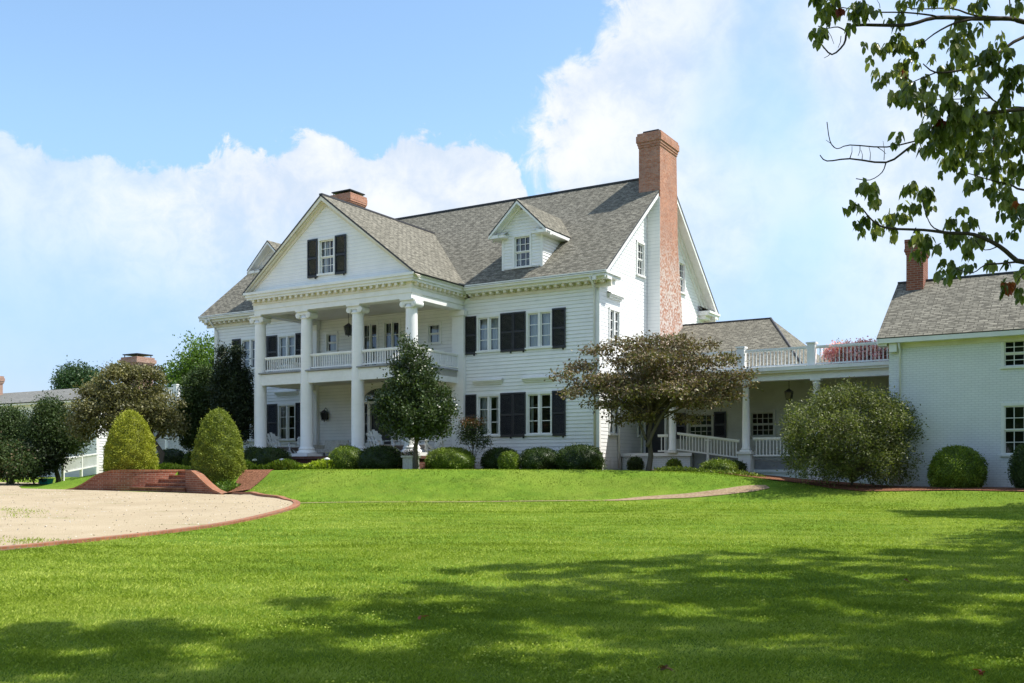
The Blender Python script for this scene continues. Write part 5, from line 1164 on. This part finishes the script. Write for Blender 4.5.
def broadleaves(Pc, L, O_, var, wr=.58):
    """six-sided pointed leaves, folded on the midrib and bent down at the tip"""
    n = len(Pc); d = O_ + rng.normal(size=(n, 3)) * .28; d /= np.linalg.norm(d, axis=1, keepdims=True)
    w_ = np.cross(d, np.array([0, 0, 1.])) + rng.normal(size=(n, 3)) * .35; w_ -= d * (w_ * d).sum(1, keepdims=True); w_ /= np.linalg.norm(w_, axis=1, keepdims=True); nn_ = np.cross(w_, d); Ls = L * rng.uniform(.7, 1.2, (n, 1))
    g = lambda t, s, b: Pc + d * Ls * t + w_ * Ls * wr * .5 * s + nn_ * Ls * b
    dn = np.array([0, 0, -1.]) * Ls
    pts = [g(0, 0, 0), g(.30, .85, .10), g(.70, .78, .05) + dn * .10, g(1, 0, 0) + dn * .22, g(.70, -.78, .05) + dn * .10, g(.30, -.85, .10), g(.5, 0, -.04) + dn * .04]
    V = np.stack(pts, 1).reshape(-1, 3); b = np.arange(n)[:, None] * 7
    F = np.concatenate([b + np.array([[0, 1, 6, 6]])[:, :3], b + np.array([[1, 2, 6]]), b + np.array([[2, 3, 6]]), b + np.array([[3, 4, 6]]), b + np.array([[4, 5, 6]]), b + np.array([[5, 0, 6]])])
    return V, F, np.repeat(var, 7)
V, F, a = broadleaves(Pp, .070, O_, vv, .68); quads_mesh('leaves', V, F, ['leaf_branch', 'leaf_red'], np.tile(rd, 6), a, dg)
ll = [(TX + .9 - DL.x, 8.2 - DL.y, 7.6, 2.0, 1.6, .8), (TX - 2.2 - DL.x, 6.6 - DL.y, 6.9, 1.5, 1.0, .6), (1.6, -.8, 5.4, 1.1, 1.6, 1.0), (1.8, .2, 3.8, 1.0, 1.3, .8)]
crown(dg, ll, 260, 18, .5, .09, 'leaf_branch', shell=.2, droop=.6, name='upper_leaves')

# ------------------------------------------------------------------ ground cover and grass
def cover(name, poly_h, h, n, m, label, L=.14):
    X = []; xs = [p[0] for p in poly_h]; ys = [p[1] for p in poly_h]
    x = rng.uniform(min(xs), max(xs), n * 3); y = rng.uniform(min(ys), max(ys), n * 3); k = inpoly(x, y, poly_h); x, y = x[k][:n], y[k][:n]
    wx = OX + x * CC + y * SS; wy = OY - x * SS + y * CC; z = terr(wx, wy); Pc = np.stack([wx, wy, z + rng.uniform(0, h, len(wx)) * (.7 + .3 * np.sin(wx * 3.1))], 1)
    up = np.tile([0, 0, 1.], (len(wx), 1)); V, F, a = leaves(Pc, L, up, .9, 0, .4); o = quads_mesh(name, V, F, [m], None, a); tag(o, label, kind='stuff')
cover('ground_cover', [(-17.2, -6.3), (-9.6, -6.6), (-9.2, -5.7), (-17.2, -5.4)], .40, 14000, 'leaf_lime', 'yellow green ground cover along the foot of the portico')
cover('ground_cover', [(-20.5, -6.8), (-17.5, -7.2), (-17.5, -6), (-20.5, -5.8)], .25, 3500, 'leaf_lime', 'yellow green ground cover above the brick steps')
cover('ground_cover', [(-12.0, -10.2), (-10.7, -10.4), (-10.7, -9.6), (-11.9, -9.5)], .22, 1500, 'leaf_bright', 'ground cover between the brick wall and the bark walk')
cover('bed_plants', [(2.8, -.9), (6.8, -1.3), (7.2, -.5), (2.8, .2)], .14, 2200, 'leaf_boxwood', 'low dark ground cover under the bronze tree', .1)
DRV = list(near) + dfar; wlp = np.array(wl); plp = np.array(pl)
def grass(n, y0, y1, h, wdt, seed_pow=1.0):
    Y = y0 + (y1 - y0) * rng.uniform(0, 1, n) ** seed_pow; X = rng.uniform(-1, 1, n) * (.53 * Y + .6)
    keep = ~inpoly(X, Y, DRV)
    a, b = X - OX, Y - OY; xh = a * CC - b * SS; yh = a * SS + b * CC
    keep &= ~((yh > -2.35) & (xh > 7.8)) & ~((yh > -1.1) & (xh > 4)) & ~((yh > -4.4) & (xh < 4)) & ~((xh > -19.8) & (xh < -9.6) & (yh > -11.2))
    dmin = np.full(n, 9.)
    for p in plp[::2]: dmin = np.minimum(dmin, np.hypot(X - p[0], Y - p[1]) )
    keep &= dmin > .38
    dmin[:] = 9
    for p in smooth_line(near, 3): dmin = np.minimum(dmin, np.hypot(X - p[0], Y - p[1]))
    keep &= dmin > .27
    X, Y = X[keep], Y[keep]; n = len(X); Z = terr(X, Y) - .01
    tuft = .6 + .4 * np.sin(X * 2.1 + 1.7 * np.sin(Y * 1.3)) * np.sin(Y * 2.7 + np.sin(X * 1.9)) + .25 * np.sin(X * 7 + Y * 5)
    hh = h * rng.uniform(.5, 1.15, n) * (.75 + .35 * tuft); th = rng.uniform(0, 2 * np.pi, n); ln = rng.uniform(.1, .9, n)
    d = np.stack([np.cos(th) * ln, np.sin(th) * ln, np.ones(n)], 1); w_ = np.stack([-np.sin(th + .6), np.cos(th + .6), 0 * th], 1) * wdt
    B = np.stack([X, Y, Z], 1); H_h = hh[:, None]
    V = np.stack([B - w_, B + w_, B + d * H_h * .62 + w_ * .7, B + d * np.array([1.5, 1.5, 1]) * H_h, ], 1)
    F = np.arange(4 * n).reshape(n, 4)
    fld = .5 + .26 * np.sin(X * .9 + 2 * np.sin(Y * .35)) * np.sin(Y * .8 + np.sin(X * .5)) + .16 * np.sin(X * 3.3 + Y * 2.1) * np.sin(Y * 4.1 + 2 * np.sin(X * 1.7)) + .12 * np.sin(Y * 5.2 + np.sin(X))
    bk = np.clip((Z - .85) / .3, 0, 1) * np.clip((1.58 - Z) / .1, 0, 1) * (Y > 28); v = np.clip(fld + rng.normal(0, .2, n) - .30 * bk, 0, 1); return V.reshape(-1, 3), F, np.repeat(v, 4)
parts = [grass(190000, 6.9, 11.5, .040, .0034), grass(150000, 11, 18, .042, .0055), grass(130000, 17.5, 28, .042, .008), grass(120000, 27, 41, .052, .010)]
off = 0; VV, FF, AA = [], [], []
for V, F, a in parts: VV.append(V); FF.append(F + off); AA.append(a); off += len(V)
o = quads_mesh('grass', np.concatenate(VV), np.concatenate(FF), ['grass_blade'], None, np.concatenate(AA)); tag(o, 'short mown grass blades over the whole lawn', kind='stuff')

n = 60000; Y = 7 + 17 * rng.uniform(0, 1, n) ** 1.3; X = rng.uniform(-1, 1, n) * (.53 * Y + .5); pt = np.sin(X * 1.3 + 2 * np.sin(Y * .9)) * np.sin(Y * 1.7 + np.sin(X * 2.3)) + .5 * np.sin(X * 4.1) * np.sin(Y * 3.7)
k = (pt + rng.normal(0, .3, n) > .45) & ~inpoly(X, Y, DRV); X, Y = X[k], Y[k]; Pc = np.stack([X, Y, terr(X, Y) + rng.uniform(.025, .05, len(X))], 1)
dd_ = rng.uniform(0, 2 * np.pi, len(X)); O_c = np.stack([np.cos(dd_), np.sin(dd_), .25 + 0 * X], 1); V, F, a = leaves(Pc, .022, O_c, 3.5, 0, .9, None, .02)
o = quads_mesh('clover', V, F, ['grass_blade'], None, a); tag(o, 'patches of clover and broad-leaved weeds in the near lawn', kind='stuff')
# fallen leaves on the lawn
FLV = 'fallen leaves on the lawn'
for k, (px, y, m) in enumerate(((422, 620, 'leaf_red'), (980, 676, 'leaf_red'), (668, 672, 'leaf_maple'), (905, 583, 'leaf_maple'))):
    X, Y = ray(px, y); P0 = np.zeros((3, 3)) + rng.normal(size=(3, 3)) * .02; P0[:, 2] = .035
    V, F, a = broadleaves(P0, .085, unit(3) * np.array([1, 1, .15]), rng.uniform(.3, .9, 3)); o = quads_mesh('fallen_leaf', V, F, [m], None, a); o.location = (X, Y, tz(X, Y))
    tag(o, ['bright red fallen leaf at the lawn centre', 'red fallen leaf near the bottom right corner', 'brown fallen leaf at the bottom of the lawn', 'orange fallen leaf in the shade on the right'][k], 'leaf', FLV)

# ------------------------------------------------------------------ furniture and fittings
def chair(label, X, Y, Z, rz):
    t = empty('adirondack_chair', (X, Y, Z), rz, label=label, cat='chair', group='white slatted chairs on the portico'); t.scale = (1.18, 1.18, 1.18)
    m = 'wood_white'
    s = MB(); 
    for k in range(6): y = -.30 + k * .095; z = .40 - k * .028; s.hexa([(-.27, y, z), (.27, y, z), (.27, y + .085, z - .025), (-.27, y + .085, z - .025), (-.27, y, z + .02), (.27, y, z + .02), (.27, y + .085, z - .005), (-.27, y + .085, z - .005)], m)
    s.build('seat', t)
    b = MB()
    for k in range(5):
        x = -.22 + k * .11; top = 1.0 - .05 * abs(k - 2) ** 1.5; b.hexa([(x - .045, .24, .26), (x + .045, .24, .26), (x + .045, .27, .26), (x - .045, .27, .26), (x * 1.15 - .05, .62, top), (x * 1.15 + .05, .62, top), (x * 1.15 + .05, .65, top), (x * 1.15 - .05, .65, top)], m)
    b.box(-.27, .27, .29, .32, .30, .37, m); b.hexa([(-.3, .50, .74), (.3, .50, .74), (.3, .53, .74), (-.3, .53, .74), (-.3, .52, .80), (.3, .52, .80), (.3, .55, .80), (-.3, .55, .80)], m); b.build('backrest', t)
    for sx in (-1, 1):
        a = MB(); xs = sorted((sx * .26, sx * .39)); a.box(xs[0], xs[1], -.36, .46, .56, .585, m); a.build('arm', t)
        l = MB(); xs = sorted((sx * .28, sx * .315)); l.box(xs[0], xs[1], -.33, -.22, 0, .56, m); l.build('leg', t)
        l = MB(); l.hexa([(xs[0], .35, 0), (xs[1], .35, 0), (xs[1], .52, 0), (xs[0], .52, 0), (xs[0], -.28, .36), (xs[1], -.28, .36), (xs[1], -.2, .42), (xs[0], -.2, .42)], m)
        l.box(xs[0], xs[1], .38, .44, .1, .56, m); l.build('leg', t)
    return t
FZP = 2.2
for px, yh, rz, lab in ((279, -2.9, -TH + R(75), 'white slatted chair seen from the side at the left of the portico'), (299, -1.9, -TH + R(20), 'white slatted chair half hidden behind the second column'),
                        (382, -3.1, -TH + R(70), 'white slatted chair right of the third column, turned to the right'), (404, -2.2, -TH + R(15), 'white slatted chair just left of the holly trunk'), (429, -2.3, -TH - R(25), 'white slatted chair just right of the holly trunk')):
    X, Y = at_px(px, yh); chair(lab, X, Y, FZP, rz)
X, Y = at_px(331, -1.0); t = empty('wicker_settee', (X, Y, FZP), -TH, label='low grey wicker settee against the portico wall', cat='settee')
mb = MB(); mb.box(-.75, .75, -.35, .35, .22, .40, 'wicker'); mb.build('seat', t); mb = MB(); mb.hexa([(-.75, .28, .40), (.75, .28, .40), (.75, .36, .40), (-.75, .36, .40), (-.72, .40, .82), (.72, .40, .82), (.72, .46, .82), (-.72, .46, .82)], 'wicker'); mb.build('backrest', t)
for sx in (-1, 1):
    mb = MB(); xs = sorted((sx * .68, sx * .80)); mb.box(xs[0], xs[1], -.36, .36, .401, .60, 'wicker'); mb.build('arm', t)
    for y in (-.3, .3): mb = MB(); mb.box(sx * .7 - .03, sx * .7 + .03, y - .03, y + .03, 0, .22, 'wicker'); mb.build('leg', t)
X, Y = at_px(411, -4.9); t = empty('pedestal_planter', (X, Y, tz(X, Y)), -TH, label='small square pale pedestal planter behind the holly trunk', cat='planter')
mb = MB(); mb.box(-.24, .24, -.24, .24, 0, .5, 'wicker'); mb.box(-.29, .29, -.29, .29, .5, .58, 'wicker'); mb.build('pedestal', t)
crown(t, [(0, 0, .66, .26, .26, .12)], 26, 16, .14, .07, 'leaf_cypress', shell=.2, name='foliage')
def lantern(label, X, Y, Z, wall=True, chain=.3, s=1.):
    t = empty('lantern', (X, Y, Z), -TH, label=label, cat='lantern', group='black lanterns'); m = 'black_metal'; b = MB()
    w0, w1, h = .10 * s, .15 * s, .36 * s
    for a_, b_ in ((-1, -1), (1, -1), (1, 1), (-1, 1)): b.tube([(a_ * w0, b_ * w0, 0), (a_ * w1, b_ * w1, h)], .012 * s, m, 5)
    b.box(-w0 - .01, w0 + .01, -w0 - .01, w0 + .01, -.03 * s, .0, m); b.box(-w1 - .01, w1 + .01, -w1 - .01, w1 + .01, h, h + .02, m)
    for k in range(4):
        c_ = [(-w1, -w1), (w1, -w1), (w1, w1), (-w1, w1)]; p, q = c_[k], c_[(k + 1) % 4]; b.face([(p[0], p[1], h + .02), (q[0], q[1], h + .02), (0, 0, h + .18 * s)], m)
    b.tube([(0, 0, -.10 * s), (0, 0, -.03 * s)], .02, m, 6); b.build('frame', t)
    g = MB(); g.hexa([(-w0 * .9, -w0 * .9, .01), (w0 * .9, -w0 * .9, .01), (w0 * .9, w0 * .9, .01), (-w0 * .9, w0 * .9, .01), (-w1 * .9, -w1 * .9, h - .01), (w1 * .9, -w1 * .9, h - .01), (w1 * .9, w1 * .9, h - .01), (-w1 * .9, w1 * .9, h - .01)], 'dark_glass'); g.build('glazing', t)
    c = MB()
    if wall: c.tube([(0, 0, h + .16 * s), (0, .08, h + .26 * s), (0, .2, h + .2 * s), (0, .24, h * .5)], .014, m, 6); c.box(-.05, .05, .22, .245, h * .1, h * .9, m)
    else: c.tube([(0, 0, h + .16 * s), (0, 0, h + .16 * s + chain)], .012, m, 5)
    c.build('bracket', t); return t
lx, ly = HW(-14.78, -.27); lantern('black wall lantern beside the entrance under the portico', lx, ly, 4.05, s=.95)
lx, ly = HW(-8.12, -.27); lantern('black wall lantern right of the entrance, behind the holly', lx, ly, 4.05, s=.95)
lx, ly = HW(-11.5, -2.3); lantern('black lantern hanging from the upper portico ceiling', lx, ly, 7.75, False, .75, 1.0)
lx, ly = at_px(789, 3.0); lantern('black lantern hanging in the open porch link', lx, ly, 4.42, False, .35, .9)
for px, lab in ((255, 'small path light left of the low boxwood'), (282, 'small path light in front of the low boxwood'), (327, 'small path light beside the bright boxwood mound')):
    X, Y = at_px(px, -6.3); t = empty('path_light', (X, Y, tz(X, Y)), label=lab, cat='garden light', group='path lights before the portico')
    mb = MB(); mb.tube([(0, 0, -.05), (0, 0, .42)], .018, 'black_metal', 6); mb.build('stake', t); mb = MB(); mb.lathe(0, 0, [(.03, .40), (.13, .42), (.11, .47), (.03, .51)], 'wood_white', 12); mb.build('shade', t)
# left ramp railing
rr = empty('ramp_railing', (0, 0, 0), label='white picket railing running up beside the lawn at the left', cat='railing')
a0, a1 = P3(63, 473, 50), P3(97, 467, 57.5)
balustrade(rr, a0[:2], a1[:2], 1.38, .82, .2, 1.75, name='pickets', bw=.05); 
for (p, z) in ((a0, 1.3), (((a0[0] + a1[0]) / 2, (a0[1] + a1[1]) / 2), 1.5)): post(rr, p[0], p[1], z - .4, 1.3, .12)
X, Y, _ = P3(46, 478, 48.2); t = empty('storage_box', (X, Y, tz(X, Y)), R(-20), label='small teal box on the ground at the edge of the drive', cat='box')
mb = MB(); mb.hexa([(-.24, -.16, 0), (.24, -.16, 0), (.24, .16, 0), (-.24, .16, 0), (-.28, -.2, .24), (.28, -.2, .24), (.28, .2, .24), (-.28, .2, .24)], 'teal_plastic'); mb.build('tub', t); mb = MB(); mb.box(-.31, .31, -.23, .23, .24, .29, 'teal_plastic'); mb.build('lid', t)
